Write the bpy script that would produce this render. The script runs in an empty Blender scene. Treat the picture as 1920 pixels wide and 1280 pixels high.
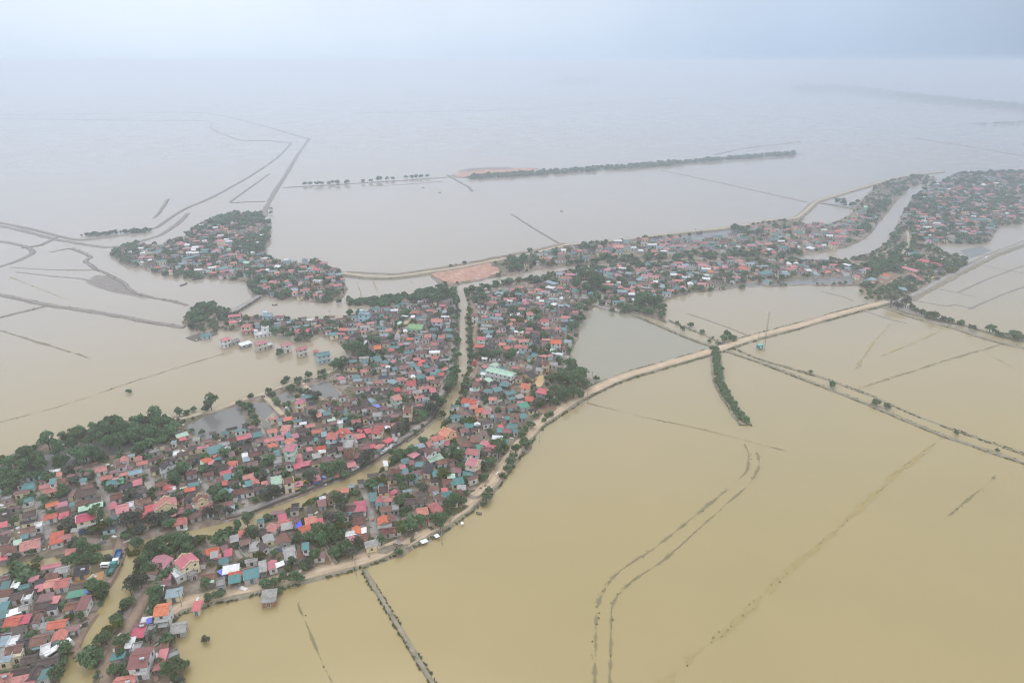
import bpy, math, random
import numpy as np
from mathutils import Vector, Matrix

random.seed(7); rng = np.random.default_rng(7)
scene = bpy.context.scene
col = scene.collection

# ---------------------------------------------------------------- camera (drone at 200 m, 24 mm lens, looking down 22 degrees)
H = 200.0; FPX = 1280.0; PITCH = math.radians(22.3)
cam = bpy.data.cameras.new('camera'); cam.lens = 24.0; cam.sensor_width = 36.0
cam.clip_start = 1.0; cam.clip_end = 90000.0
camo = bpy.data.objects.new('camera', cam); col.objects.link(camo)
camo.location = (0, 0, H); camo.rotation_euler = (math.pi/2 - PITCH, 0, 0)
scene.camera = camo
CP, SP = math.cos(PITCH), math.sin(PITCH)

def G(px, py, z=0.0):
    """The point at height z seen at (px, py) of the 1920x1280 photograph."""
    a = (px-960)/FPX; b = (640-py)/FPX
    dx, dy, dz = a, CP + b*SP, -SP + b*CP
    t = (z-H)/dz
    return (dx*t, dy*t)

def PX(x, y, z=0.0):
    dz = z-H
    dep = y*CP - dz*SP
    up = y*SP + dz*CP
    return (960 + FPX*x/dep, 640 - FPX*up/dep)

def ppm(y):                                     # photo pixels per metre at ground distance y
    return FPX/(y*CP + H*SP)

# ---------------------------------------------------------------- materials
MATS = {}
def nodes_of(name):
    m = bpy.data.materials.new(name); m.use_nodes = True
    nt = m.node_tree
    return m, nt, nt.nodes['Principled BSDF']
def N(nt, t, **kw):
    n = nt.nodes.new(t)
    for k, v in kw.items(): setattr(n, k, v)
    return n
def L(nt, a, b): nt.links.new(a, b)
def ramp(nt, stops, interp='LINEAR'):
    r = N(nt, 'ShaderNodeValToRGB'); e = r.color_ramp.elements; r.color_ramp.interpolation = interp
    while len(e) < len(stops): e.new(0.5)
    for k, (p, c) in zip(e, stops): k.position = p; k.color = (c[0], c[1], c[2], 1)
    return r
def noise(nt, vec, scale, detail=3.0, rough=0.55):
    n = N(nt, 'ShaderNodeTexNoise'); n.inputs['Scale'].default_value = scale
    n.inputs['Detail'].default_value = detail; n.inputs['Roughness'].default_value = rough
    if vec is not None: L(nt, vec, n.inputs['Vector'])
    return n
def mixc(nt, fac, a, b, mode='MIX'):
    m = N(nt, 'ShaderNodeMix', data_type='RGBA', blend_type=mode)
    for s, v in ((m.inputs[0], fac), (m.inputs[6], a), (m.inputs[7], b)):
        if hasattr(v, 'is_output'): L(nt, v, s)
        elif isinstance(v, (int, float)): s.default_value = v
        else: s.default_value = (v[0], v[1], v[2], 1)
    return m.outputs[2]
def math_(nt, op, a, b=0.0):
    m = N(nt, 'ShaderNodeMath', operation=op)
    for s, v in ((m.inputs[0], a), (m.inputs[1], b)):
        if hasattr(v, 'is_output'): L(nt, v, s)
        else: s.default_value = v
    return m.outputs[0]
def pos(nt): return N(nt, 'ShaderNodeNewGeometry').outputs['Position']
def scl(c, f): return tuple(min(1.0, x*f) for x in c)

def mat_surface(key, c, var=0.25, scale=0.6, rough=0.8, stripes=None, dirt=None, spec=0.3, rnd=0.25):
    """A weathered surface: noise over position, a value that differs from object to object, optional ribs or courses along the slope."""
    if key in MATS: return MATS[key]
    m, nt, b = nodes_of(key)
    p = pos(nt)
    n1 = noise(nt, p, scale, 4, 0.65); n2 = noise(nt, p, scale*6, 3, 0.6)
    f = math_(nt, 'ADD', math_(nt, 'MULTIPLY', n1.outputs[0], 0.65), math_(nt, 'MULTIPLY', n2.outputs[0], 0.35))
    r = ramp(nt, ((0.32, scl(c, 1-var)), (0.5, c), (0.68, scl(c, 1+var))))
    L(nt, f, r.inputs[0])
    out = r.outputs[0]
    if dirt:
        n3 = noise(nt, p, scale*1.7, 5, 0.7)
        rr = ramp(nt, ((0.5, (0, 0, 0)), (0.66, (1, 1, 1)))); L(nt, n3.outputs[0], rr.inputs[0])
        out = mixc(nt, math_(nt, 'MULTIPLY', rr.outputs[0], dirt[1]), out, dirt[0])
    if rnd:
        oi = N(nt, 'ShaderNodeObjectInfo')
        hsv = N(nt, 'ShaderNodeHueSaturation')
        L(nt, math_(nt, 'ADD', math_(nt, 'MULTIPLY', oi.outputs['Random'], rnd), 1-rnd/2), hsv.inputs['Value'])
        L(nt, math_(nt, 'ADD', math_(nt, 'MULTIPLY', oi.outputs['Random'], 0.02), 0.49), hsv.inputs['Hue'])
        L(nt, math_(nt, 'ADD', math_(nt, 'MULTIPLY', math_(nt, 'FRACT', math_(nt, 'MULTIPLY', oi.outputs['Random'], 7.3)), 0.3), 0.69), hsv.inputs['Saturation'])
        L(nt, out, hsv.inputs['Color']); out = hsv.outputs[0]
    if stripes:
        tc = N(nt, 'ShaderNodeTexCoord')
        w = N(nt, 'ShaderNodeTexWave', wave_type='BANDS', bands_direction=stripes[0]); w.inputs['Scale'].default_value = stripes[1]
        w.inputs['Distortion'].default_value = 0.4
        L(nt, tc.outputs['Object'], w.inputs['Vector'])
        out = mixc(nt, math_(nt, 'MULTIPLY', w.outputs['Fac'], stripes[2]), out, (0.02, 0.018, 0.018))
    L(nt, out, b.inputs['Base Color'])
    b.inputs['Roughness'].default_value = rough
    b.inputs['Specular IOR Level'].default_value = spec
    MATS[key] = m
    return m

ROOF = {'o': ('orange_tile', (0.66, 0.150, 0.075), 't'), 'r': ('salmon_tile', (0.56, 0.105, 0.080), 't'),
        'p': ('crimson_tin', (0.54, 0.060, 0.100), 's'), 'm': ('maroon_tin', (0.225, 0.070, 0.074), 's'),
        'b': ('dark_brown_tile', (0.112, 0.078, 0.070), 't'), 'n': ('red_brown_tile', (0.215, 0.088, 0.066), 't'),
        't': ('teal_tin', (0.042, 0.205, 0.205), 's'), 'e': ('green_tin', (0.05, 0.27, 0.165), 's'),
        'l': ('blue_grey_tin', (0.22, 0.33, 0.38), 's'), 'k': ('slate_tile', (0.06, 0.056, 0.066), 't'),
        'g': ('grey_sheet', (0.31, 0.30, 0.29), 's'), 'w': ('white_tin', (0.76, 0.76, 0.75), 's'),
        'x': ('concrete_roof', (0.33, 0.31, 0.29), 'c'), 'y': ('pale_green_tin', (0.36, 0.57, 0.40), 's'),
        'G': ('lime_green_roof', (0.20, 0.38, 0.13), 's'), 'c': ('cream_roof', (0.62, 0.53, 0.33), 'c')}
WALL = {'w': ('white_wall', (0.74, 0.73, 0.70)), 'c': ('cream_wall', (0.80, 0.66, 0.36)), 'g': ('grey_wall', (0.42, 0.405, 0.38)),
        'b': ('pale_blue_wall', (0.40, 0.62, 0.68)), 'o': ('peach_wall', (0.80, 0.46, 0.20)), 'e': ('mint_wall', (0.42, 0.70, 0.50)),
        'k': ('brick_wall', (0.30, 0.14, 0.09)), 'y': ('ochre_wall', (0.68, 0.38, 0.09)), 'v': ('lavender_wall', (0.58, 0.58, 0.70)),
        'x': ('bare_concrete_wall', (0.35, 0.34, 0.325)), 't': ('tan_wall', (0.62, 0.565, 0.475)), 'p': ('pink_wall', (0.7, 0.4, 0.38))}
def roof_mat(k):
    n, c, t = ROOF[k]
    if t == 't': return mat_surface(n, c, 0.45 if k in 'bnk' else 0.25, 0.5, 0.85, ('Y', 1.3, 0.3), ((0.10, 0.075, 0.06), 0.6 if k in 'nr' else 0.4), rnd=0.5 if k in 'bn' else 0.3)
    if t == 's': return mat_surface(n, c, 0.2, 0.35, 0.55, ('X', 1.8, 0.16), ((0.19, 0.14, 0.12), 0.45), spec=0.4, rnd=0.3)
    return mat_surface(n, c, 0.3, 0.5, 0.9, None, ((0.12, 0.11, 0.1), 0.6))
def wall_mat(k):
    n, c = WALL[k]
    return mat_surface(n, c, 0.15, 0.8, 0.85, None, ((0.25, 0.22, 0.18), 0.35), rnd=0.2)
def plain(key, c, rough=0.7, var=0.1, metal=0.0):
    m = mat_surface(key, c, var, 1.0, rough, rnd=0.1)
    m.node_tree.nodes['Principled BSDF'].inputs['Metallic'].default_value = metal
    return m

# ---------------------------------------------------------------- mesh collecting
class MB:
    def __init__(s): s.v = []; s.f = []; s.m = []
    def quad(s, *pts, mi=0):
        i = len(s.v); s.v.extend(pts); s.f.append(tuple(range(i, i+len(pts)))); s.m.append(mi)
    def box(s, x0, x1, y0, y1, z0, z1, mi=0, T=None):
        i = len(s.v)
        P = [(x0, y0, z0), (x1, y0, z0), (x1, y1, z0), (x0, y1, z0), (x0, y0, z1), (x1, y0, z1), (x1, y1, z1), (x0, y1, z1)]
        if T is not None: P = [tuple(T @ Vector(p)) for p in P]
        s.v.extend(P)
        for f in ((3, 2, 1, 0), (4, 5, 6, 7), (0, 1, 5, 4), (1, 2, 6, 5), (2, 3, 7, 6), (3, 0, 4, 7)):
            s.f.append(tuple(i+k for k in f)); s.m.append(mi)
    def solid(s, top, dz, mi=0):
        """A slab whose upper face is the given loop, dz thick."""
        i = len(s.v); n = len(top)
        s.v.extend(top); s.v.extend([(p[0], p[1], p[2]-dz) for p in top])
        s.f.append(tuple(range(i, i+n))); s.m.append(mi)
        s.f.append(tuple(range(i+2*n-1, i+n-1, -1))); s.m.append(mi)
        for k in range(n):
            a, b = i+k, i+(k+1) % n
            s.f.append((a, a+n, b+n, b)); s.m.append(mi)
    def tube(s, a, b, r0, r1=None, n=6, mi=0):
        r1 = r0 if r1 is None else r1
        a, b = Vector(a), Vector(b); d = (b-a).normalized()
        u = d.orthogonal().normalized(); w = d.cross(u); i = len(s.v)
        for c, r in ((a, r0), (b, r1)):
            for k in range(n):
                t = 2*math.pi*k/n; s.v.append(tuple(c+u*(r*math.cos(t))+w*(r*math.sin(t))))
        for k in range(n):
            j = (k+1) % n; s.f.append((i+k, i+j, i+n+j, i+n+k)); s.m.append(mi)
        s.f.append(tuple(i+k for k in range(n-1, -1, -1))); s.m.append(mi)
        s.f.append(tuple(i+n+k for k in range(n))); s.m.append(mi)
    def add(s, o, T=None, off=0):
        i = len(s.v)
        s.v.extend([tuple(T @ Vector(p)) for p in o.v] if T is not None else o.v)
        s.f.extend([tuple(i+k for k in f) for f in o.f]); s.m.extend([k+off for k in o.m])
    def mesh(s, name, mats, smooth=False):
        me = bpy.data.meshes.new(name); me.from_pydata(s.v, [], s.f)
        for m in (mats if isinstance(mats, (list, tuple)) else [mats]): me.materials.append(m)
        if any(s.m): me.polygons.foreach_set('material_index', s.m)
        if smooth: me.polygons.foreach_set('use_smooth', [True]*len(s.f))
        me.update(); return me
    def build(s, name, mats, parent=None, smooth=False):
        o = bpy.data.objects.new(name, s.mesh(name, mats, smooth)); col.objects.link(o)
        if parent is not None: o.parent = parent
        return o

def tag(o, label=None, cat=None, group=None, kind=None):
    if label: o['label'] = label
    if cat: o['category'] = cat
    if group: o['group'] = group
    if kind: o['kind'] = kind
    return o
def empty(name, loc, rz=0.0):
    o = bpy.data.objects.new(name, None); col.objects.link(o); o.empty_display_size = 0.5
    o.location = loc; o.rotation_euler = (0, 0, rz); return o
def np_mesh(name, v, f, mats, mi=None, smooth=False):
    """v (n,3) and f (m,4) arrays."""
    me = bpy.data.meshes.new(name)
    me.vertices.add(len(v)); me.vertices.foreach_set('co', np.asarray(v, np.float32).ravel())
    k = f.shape[1]
    me.loops.add(f.size); me.loops.foreach_set('vertex_index', f.astype(np.int32).ravel())
    me.polygons.add(len(f)); me.polygons.foreach_set('loop_start', np.arange(0, f.size, k, dtype=np.int32))
    me.polygons.foreach_set('loop_total', np.full(len(f), k, np.int32))
    for m in (mats if isinstance(mats, (list, tuple)) else [mats]): me.materials.append(m)
    if mi is not None: me.polygons.foreach_set('material_index', np.asarray(mi, np.int32))
    me.polygons.foreach_set('use_smooth', np.full(len(f), smooth))
    me.update(calc_edges=True); me.validate()
    o = bpy.data.objects.new(name, me); col.objects.link(o); return o

# ---------------------------------------------------------------- value noise for shapes
_T = np.random.default_rng(3).random((256, 256))
def vnoise(x, y):
    x = np.asarray(x, float); y = np.asarray(y, float)
    xi = np.floor(x).astype(int); yi = np.floor(y).astype(int); u = x-xi; v = y-yi
    u = u*u*(3-2*u); v = v*v*(3-2*v)
    g = lambda a, b: _T[a & 255, b & 255]
    return (g(xi, yi)*(1-u)+g(xi+1, yi)*u)*(1-v)+(g(xi, yi+1)*(1-u)+g(xi+1, yi+1)*u)*v
def fbm(x, y): return 0.55*vnoise(x, y)+0.3*vnoise(2.1*x+7, 2.1*y+3)+0.15*vnoise(4.3*x+1, 4.3*y+9)

def pts_of(s):
    a = [float(t) for t in s.replace(',', ' ').split()]
    return list(zip(a[0::2], a[1::2]))
def catmull(P, step):
    """A smooth curve through 2-D points, resampled every step metres."""
    P = [np.array(p, float) for p in P]
    if len(P) == 2: Q = [P[0]+(P[1]-P[0])*t for t in np.linspace(0, 1, 40)]
    else:
        E = [2*P[0]-P[1]]+P+[2*P[-1]-P[-2]]; Q = []
        for i in range(1, len(E)-2):
            n = 24
            for k in range(n):
                t = k/n; p0, p1, p2, p3 = E[i-1], E[i], E[i+1], E[i+2]
                # centripetal-ish: reduced tension keeps long legs straight
                m1 = 0.35*(p2-p0); m2 = 0.35*(p3-p1)
                d = np.linalg.norm(p2-p1); 
                for m in (m1, m2):
                    l = np.linalg.norm(m)
                    if l > 0.8*d: m *= 0.8*d/l
                Q.append((2*t**3-3*t*t+1)*p1+(t**3-2*t*t+t)*m1+(-2*t**3+3*t*t)*p2+(t**3-t*t)*m2)
        Q.append(P[-1])
    Q = np.array(Q); seg = np.hypot(*np.diff(Q, axis=0).T); s = np.concatenate([[0], np.cumsum(seg)])
    n = max(2, int(s[-1]/step)+1); t = np.linspace(0, s[-1], n)
    return np.stack([np.interp(t, s, Q[:, 0]), np.interp(t, s, Q[:, 1])], 1)
# ---------------------------------------------------------------- houses traced from the photograph
# ridge (or centre line) end points as seen in the 1920x1280 photograph, width in metres, roof form, roof colour,
# wall colour, storeys, optional short landmark name after #
HOUSES = """
124 1133 147 1130 7 g n w
146 1131 168 1128 9 m m w #plum tin-roofed workshop by the canal
64 1133 93 1127 7 g b g
68 1142 90 1137 2.5 m r g
99 1124 107 1123 4 m p g
15 1158 33 1158 9 g r w
41 1160 56 1158 7 m p g
14 1178 43 1177 9 h b g
0 1190 9 1189 6 g n g
0 1202 15 1199 8 m l b #blue-grey house at the frame edge
19 1204 31 1201 5 f w w
40 1200 51 1198 6 g k g
13 1213 39 1209 9 g n c
21 1229 43 1224 4 f c c #ornate yellow gatehouse
0 1224 9 1223 8 f g g
58 1196 86 1191 9 g n g
61 1213 83 1208 2.5 m t g
78 1221 93 1215 6 f w w #white flat-roofed cube house
88 1168 126 1163 7 g o w
113 1180 107 1195 6 g r b #barrel-roofed blue gable house
139 1170 131 1182 5 m m g
67 1252 57 1268 8 g b g
85 1252 76 1274 6 m t g #long teal shed by the bend
25 1257 48 1252 7 g b g
26 1272 47 1267 7 g r g
47 1274 68 1272 7 m p g
0 1267 14 1264 6 g o g
288 1138 319 1134 8 g o w 2 #white two-storey house with patchy tiles
321 1168 346 1164 7 g x g #grey hut standing in floodwater
263 1164 284 1162 4 m w g
297 1166 316 1163 5 m g g
252 1172 276 1170 6 g m g
246 1187 273 1185 7 m p g
278 1182 287 1180 5 f g g
236 1206 252 1203 5 m w g
246 1215 266 1213 6 f g g
223 1225 219 1233 5 m t g
242 1228 283 1223 11 g m w 2 #white hall with plum roof
300 1213 313 1211 6 m n g
298 1229 310 1228 9 m p g
291 1247 304 1245 6 m r g
308 1247 314 1240 4 m o g
318 1220 323 1228 5 f g g
210 1277 256 1269 9 g r w
361 1131 376 1130 6 m p g #red waterside pavilion
35 1019 76 1009 9 g r w #long white house with red roof
14 1023 17 1034 8 g n w
0 1024 12 1021 7 g n g
37 1007 54 1002 4 m t g
27 1018 38 1014 4 m y g
56 1006 82 1002 6 g b g
103 992 107 1014 8 h r w
113 1004 130 1002 6 g r w
0 1004 19 1007 8 g b g
0 984 13 981 6 m p g
0 1045 11 1042 4 m p g
120 1032 141 1027 4 m r g
137 1066 168 1059 8 g k y #ochre house with slate roof
104 1067 126 1063 7 g g w
82 1077 108 1074 7 h n g
85 1091 109 1085 8 g o w
108 1088 125 1086 9 g r w
65 1105 80 1099 6 m p g
130 1098 158 1093 5 g b b
125 1114 166 1110 4 m e g
36 1082 24 1104 4 m w g #white roofless shell building
6 1083 18 1081 6 f g g
0 1099 19 1094 5 m t g
21 1115 47 1109 7 g b g
49 1107 61 1105 6 g b g
0 1107 13 1105 7 g n g
76 1118 93 1114 7 h m g
48 1118 57 1117 5 f w w
0 1137 14 1134 5 m t g
0 1128 8 1128 5 m g g
0 1082 5 1082 6 g n g
311 1038 284 1060 10 g p w #big crimson barn
284 1061 275 1070 10 g n w
337 1041 361 1053 9 g p c 2 #yellow villa
325 1068 343 1080 6 f w w
353 1077 363 1070 5 f x g
361 1046 385 1047 8 h n g
385 1032 411 1025 7 g o g
393 1041 410 1037 6 m g g
421 1036 435 1034 7 m p g
404 1043 411 1042 3 m p g
430 1011 448 1006 7 m g g
380 1078 401 1076 6 g n c
385 1088 402 1086 3 m y g
427 1087 452 1082 7 m t g
454 1079 487 1071 7 m t g #long teal roadside shed
431 1074 451 1070 6 g o g
455 1068 474 1063 6 g n g
416 1068 450 1063 5 m w g
408 1093 420 1090 5 f g g
309 1113 343 1107 6 m l g #pale blue tin shed by the junction
311 1102 335 1097 6 g b g
296 1093 317 1088 6 g m g
307 1084 319 1083 4 m p g
289 1108 308 1104 5 m w g
501 982 518 986 9 h r g
521 971 538 967 5 m p g
523 979 541 974 6 g r g
526 988 549 983 7 m x g
571 973 593 968 8 g o w
594 979 605 976 5 m p g
563 988 578 984 5 g o g
566 1000 585 996 4 m g g
562 1004 577 1001 4 m o g
589 995 611 991 6 g n g
455 1003 475 999 7 g b g
477 997 497 992 7 g b g
449 1000 457 999 5 m o g
456 1010 463 1020 5 m n g
467 1026 487 1023 9 f x c #yellow-fronted concrete house
486 1019 497 1024 6 g b w
499 1003 506 1010 7 g g g
527 998 535 1014 9 g n g
531 1041 556 1034 11 f x g #wide concrete-roofed block
558 1028 569 1044 7 g n g
567 1024 578 1023 7 m t w 2
507 1050 514 1063 6 g p w
518 1055 525 1061 5 m w g
485 1063 500 1059 10 m x g
488 1113 519 1110 8 m x k #brick hut in the flooded field
610 928 640 923 8 g n c #cream house on the canal bank
633 917 653 915 6 g o g
595 945 612 940 8 m m g
652 948 660 948 8 g n g
661 945 687 942 11 h p w #wide crimson-roofed house by the lane
649 962 664 960 3 m t g
665 961 675 960 6 g b g
664 972 681 972 9 g n g
669 985 667 998 6 g o w
659 994 657 1004 5 m w g
680 988 678 1000 4 m w g
668 1006 688 1003 7 g n w
637 1017 649 1016 6 g n g
655 1012 661 1012 5 m p g
693 1012 698 1025 8 m x g
692 932 708 930 10 m t g
708 913 730 912 7 g b o 2 #peach two-storey house
733 920 740 925 6 m p g
721 932 740 930 7 g o w
709 931 718 930 9 h r w
714 951 731 950 7 g n g
718 965 722 977 9 g o g
728 962 732 975 5 g n g
736 952 746 950 8 f g g
716 992 736 989 7 g n g
738 989 744 988 6 g n g
707 984 736 982 4 m g g
758 973 769 973 10 h m w
785 955 798 952 9 g o w
806 949 827 941 10 h r c #red-tiled villa by the dyke road
806 968 815 973 9 m p g
760 936 776 935 8 g b g
783 934 791 936 6 g b g
823 928 829 931 6 g n w
831 925 844 924 7 g t w #white house with teal roof
839 937 858 936 6 g t g
41 909 64 905 8 g t w #teal house beside the grove
76 909 93 905 5 g r c
94 902 103 901 5 m t c 2
80 918 112 911 7 g r c
106 920 114 917 4 m t g
107 897 112 906 6 g n g
118 895 119 907 7 g n g
88 944 107 939 6 g o w
106 949 127 943 5 m p g
84 967 104 961 7 g o w
109 968 130 963 5 m p g
107 957 129 953 7 m b g
40 962 68 955 8 g b g
13 970 30 966 8 g b g
0 962 10 958 12 g b g
37 992 66 986 8 g n w
67 986 77 984 6 f w w
143 921 180 912 9 g b g #long dark-tiled row house
153 909 173 906 6 g n g
178 877 199 872 7 g r w #red house at the grove edge
189 894 209 889 7 g r g
206 901 214 900 5 g t w
220 902 230 900 5 m e g
214 899 218 899 4 m p g
219 859 221 867 6 g n w
231 854 232 864 7 g r w
141 942 165 937 8 g n g
167 936 186 931 8 g b g
145 956 195 943 4 m y g
139 970 184 959 8 g p c 2 #long crimson-roofed school
207 929 228 924 8 g n g
217 951 239 945 9 g p w 2 #crimson mansion on the lane
206 949 217 946 5 m p g
225 968 258 961 4 m e g
239 948 248 946 7 f w w 2
208 970 213 974 6 m t g
239 885 267 879 7 g l g
264 864 270 864 6 g o g
246 896 264 892 7 g n g
248 906 267 901 5 m p g
252 919 273 914 8 g b g
277 859 294 856 6 g b w
283 878 301 872 7 g b g
305 869 313 871 7 g k w 2
319 873 329 890 6 m g g
340 867 356 862 8 g n w
333 877 344 875 7 m t b
349 884 367 881 7 g n g
358 852 377 851 8 g b g
383 857 390 860 7 h o g
375 867 387 865 4 m y g
392 867 399 865 4 m p g
398 853 415 850 7 m r w
400 859 418 856 4 m t g
409 873 426 870 9 g b g
428 864 440 865 8 h o w
417 885 429 882 7 g p w
427 876 433 882 4 m p g
418 895 434 892 5 m t g
437 878 453 875 7 g b g
380 887 399 884 7 g n g
394 911 412 908 8 g b g
417 906 427 904 6 m r g
431 902 444 899 6 g b g
415 918 423 921 6 m t g
425 920 433 922 6 m l g
439 919 455 916 8 g n g
437 911 452 907 4 m g g
293 905 311 902 7 g n g
313 908 316 918 7 g r w
320 916 324 920 4 f w w
297 921 309 919 6 g n g
351 900 369 898 5 g b g
351 909 374 904 6 m t g
344 918 367 914 4 m o g
338 918 350 915 4 m y g
350 925 365 926 9 h b g
308 930 311 945 11 g o c 2 #big orange gable villa
372 925 378 936 8 g n c 2 #cream gable house on the lane
373 949 398 940 8 g p w
351 947 369 943 6 g m g
352 964 378 957 8 g n g
357 957 371 953 2 m t g
316 963 330 959 8 m r g
334 957 341 956 7 m m g
334 972 342 970 9 g r g
325 981 335 979 4 m r g
277 950 288 947 9 h p w
273 958 275 976 7 g p c #narrow crimson canal-side house
249 979 266 975 8 m b g
245 970 260 967 5 m r g
242 958 262 953 5 g n g
263 938 279 933 7 g n g
254 938 257 944 5 g n g
410 945 438 938 7 g n w
419 954 441 949 4 m l w
384 957 402 953 7 m r b
322 800 333 798 6 g o g
329 818 353 811 5 m y g #pale green tin roof by the pond
335 824 349 819 4 m p g
350 838 373 833 8 g b c
327 851 334 850 5 f w w
336 849 348 846 7 g b g
385 832 407 827 6 g n g
387 846 418 839 9 m t g #broad teal roof near the pond
416 830 424 828 7 g g g
425 824 441 820 8 g n g
444 820 461 816 7 g p g
463 817 469 815 5 m p g
469 806 490 802 6 g b g
473 816 492 812 5 m t g
502 805 517 802 8 g o w
530 787 548 782 6 m o g
527 797 543 797 8 h o w #orange hip-roofed house by the small ponds
529 806 538 803 4 m y g
530 812 539 811 6 m p g
536 817 546 814 5 m t g
547 818 560 815 5 m p g
540 822 549 825 8 g o w
515 819 531 817 9 g p b
482 824 496 821 8 g m w
498 822 509 820 8 g o w
504 832 516 830 7 g o w
453 836 472 832 8 g b g
423 843 430 842 5 f w g
456 853 462 852 4 m w g
472 848 479 846 5 g n g
454 862 469 859 4 m l g
464 869 483 865 8 g m w
485 839 498 836 7 g b g
497 852 513 850 8 g m g
514 850 524 848 8 m t g
536 834 551 835 9 h p e 3 #three-storey mint house
513 864 529 862 9 f x w #grey house beside the yellow-green garden
555 803 573 801 8 g b g
563 820 588 816 9 g b w
600 820 617 819 8 g b g
622 832 637 830 8 g b g
585 807 601 803 7 g r g
615 810 634 814 9 g o b 2 #sky-blue orange-roofed house
637 802 653 812 9 g o w 2 #white orange-roofed house
603 814 612 813 5 m l g
574 843 586 840 6 m p g
594 836 608 836 7 g o c
597 847 611 843 4 m w c
585 856 601 852 7 m x g
645 832 663 832 11 f x k 3 #unfinished concrete building
554 855 565 854 6 m p g
557 862 566 861 4 m p g
560 872 584 865 6 m p g
553 874 560 872 5 m p g
573 879 592 876 7 g b g
604 861 622 857 7 g m g
646 865 662 861 6 g m g
650 873 668 868 6 m p g
660 856 675 852 6 m m g
616 874 638 870 7 g n g
507 902 529 898 8 m y w 2 #white shop with grey-green roof
531 899 549 894 8 g n c 2
534 912 569 904 6 m p g
494 920 505 918 5 m t g
476 893 479 905 6 g r g
480 911 494 909 7 g b g
493 908 500 906 5 m r g
459 907 472 904 5 m t g
458 891 471 888 5 g r g
587 892 599 901 4 m p g
625 890 634 888 4 m r g
554 749 571 750 8 h p c 2 #cream house with pink hip roof
565 744 589 740 7 m t g
605 753 617 751 6 g n g
643 757 660 754 7 g n g
656 763 674 759 8 g b g
676 758 690 756 8 g b g
627 760 640 762 8 g n g
578 762 590 760 7 g m g
560 763 569 764 6 m p g
549 775 566 772 7 g b g
563 782 583 780 8 g b w
573 797 588 793 6 g o g
593 778 603 776 5 m r g
605 776 620 773 6 m t g
601 781 622 778 7 g b g
613 788 629 784 4 m y g
617 791 635 787 7 g m g
634 792 642 792 4 f w w 2
659 787 675 784 8 g r g
711 763 725 760 8 g m g
700 774 714 774 8 h g g
729 776 748 775 8 g m g
718 782 729 780 6 g b g
754 780 764 778 6 m m g
699 798 716 800 11 h r c 2 #cream villa with red hip roof
716 794 729 792 6 g m g
722 800 730 798 4 m w g
735 794 747 791 6 g r g
756 763 774 764 9 g n c 2 #cream brick-roofed villa above the canal
732 804 750 802 8 g b g
660 811 672 809 7 g n g
669 807 680 808 5 m p g
684 809 696 805 5 m p g
676 803 694 800 6 g b g
672 819 684 814 6 m p g
661 817 675 818 5 m r g
691 818 702 816 6 m m g
676 836 690 834 8 g m g
690 838 705 834 4 m p g
705 835 718 838 5 m r g
708 842 716 841 4 m t g
722 823 734 828 5 m p g
711 829 725 832 6 g b g
735 823 744 824 6 m g g
805 825 813 832 8 g r w
814 812 826 820 10 h o w 2
829 802 848 808 10 g o o 2 #ochre villa with bright orange roof
846 817 857 815 5 m r o
808 826 816 832 6 g r w
833 829 842 830 7 m p g
779 840 795 832 4 m l g
800 839 814 844 8 g n w 2
788 841 799 838 6 g n g
768 849 783 855 5 m p g
777 846 791 849 7 m k g
796 857 806 852 8 g m g
802 863 829 853 6 m y g #long mint tin roof
752 866 768 862 7 m t g
766 868 776 865 6 m m g
778 869 793 871 6 m t g
796 876 812 881 9 m k c #dark-roofed cream row
810 888 826 886 8 m t g
820 864 836 860 7 g n w
849 877 862 878 8 h m w
870 884 885 886 8 h t w
877 859 898 866 9 g p c 2 #crimson-roofed cream villa
874 840 899 845 7 g r w 2 #white two-storey house with tiled roof
874 851 884 850 6 m m g
907 826 916 830 8 g p g
917 832 928 835 7 g p g
906 840 918 838 8 g m g
893 839 906 836 7 m e g
921 822 943 823 8 m w g #big white tin roof
938 827 953 829 7 m t g
881 823 898 823 9 m n g
867 827 880 828 9 g n g
763 897 785 892 8 m t g
757 890 772 887 7 g m g
775 884 790 884 7 h m g
751 884 766 881 4 m t b
725 892 742 889 8 g b c
735 878 749 882 7 g n g
750 874 760 873 4 m p g
802 914 822 909 8 g n c
838 892 854 893 6 m y g
828 899 848 898 8 g n g
844 905 870 899 8 m t g
851 920 864 918 9 h n g
829 919 838 919 4 m p g
857 912 874 915 6 m g g
805 732 818 731 8 m p g
788 725 797 724 6 g o g
798 724 806 724 6 g r w
776 741 796 740 7 g r w
783 757 798 757 8 h r w
800 759 807 760 6 m l g
792 763 806 764 7 g m g
885 721 900 719 7 m n e 2 #mint two-storey house
880 731 898 731 6 f w w
893 714 902 711 6 m p g
866 745 895 750 8 g r v #lavender house with striped red roof
881 759 894 759 8 h o g
891 767 905 763 9 g o c
906 769 919 769 9 h p g
871 759 880 759 6 m l g
846 781 860 776 7 g t b
866 774 876 771 7 g m g
881 781 895 781 9 h r g
872 795 888 794 9 h t g
866 805 876 803 5 h m g
918 744 930 744 7 g o w
926 774 941 776 9 h n g
920 782 928 780 5 f l b
952 762 968 755 7 g n g
969 754 983 756 4 m p g
973 762 990 756 9 m e g
986 743 999 743 10 h o g
1007 731 1028 736 7 m p x 2 #bare concrete block with crimson roof
1026 744 1040 747 5 m w g
975 780 988 779 8 m t g
955 785 974 786 7 g n g
956 775 975 774 8 g n g
953 793 968 797 8 g t e #mint gable house with teal roof
944 805 956 804 8 g m g
935 800 943 798 4 m p g
931 806 943 806 5 m t g
902 855 917 859 3 m p g
914 687 966 700 9 g y w 2 #long pale green school
921 685 931 679 8 g y w 2
904 688 913 685 6 m r g
985 700 998 694 12 g k y #black-roofed temple
948 712 958 706 9 g b g
936 720 955 721 7 m t g
911 713 922 710 8 m y g
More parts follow.
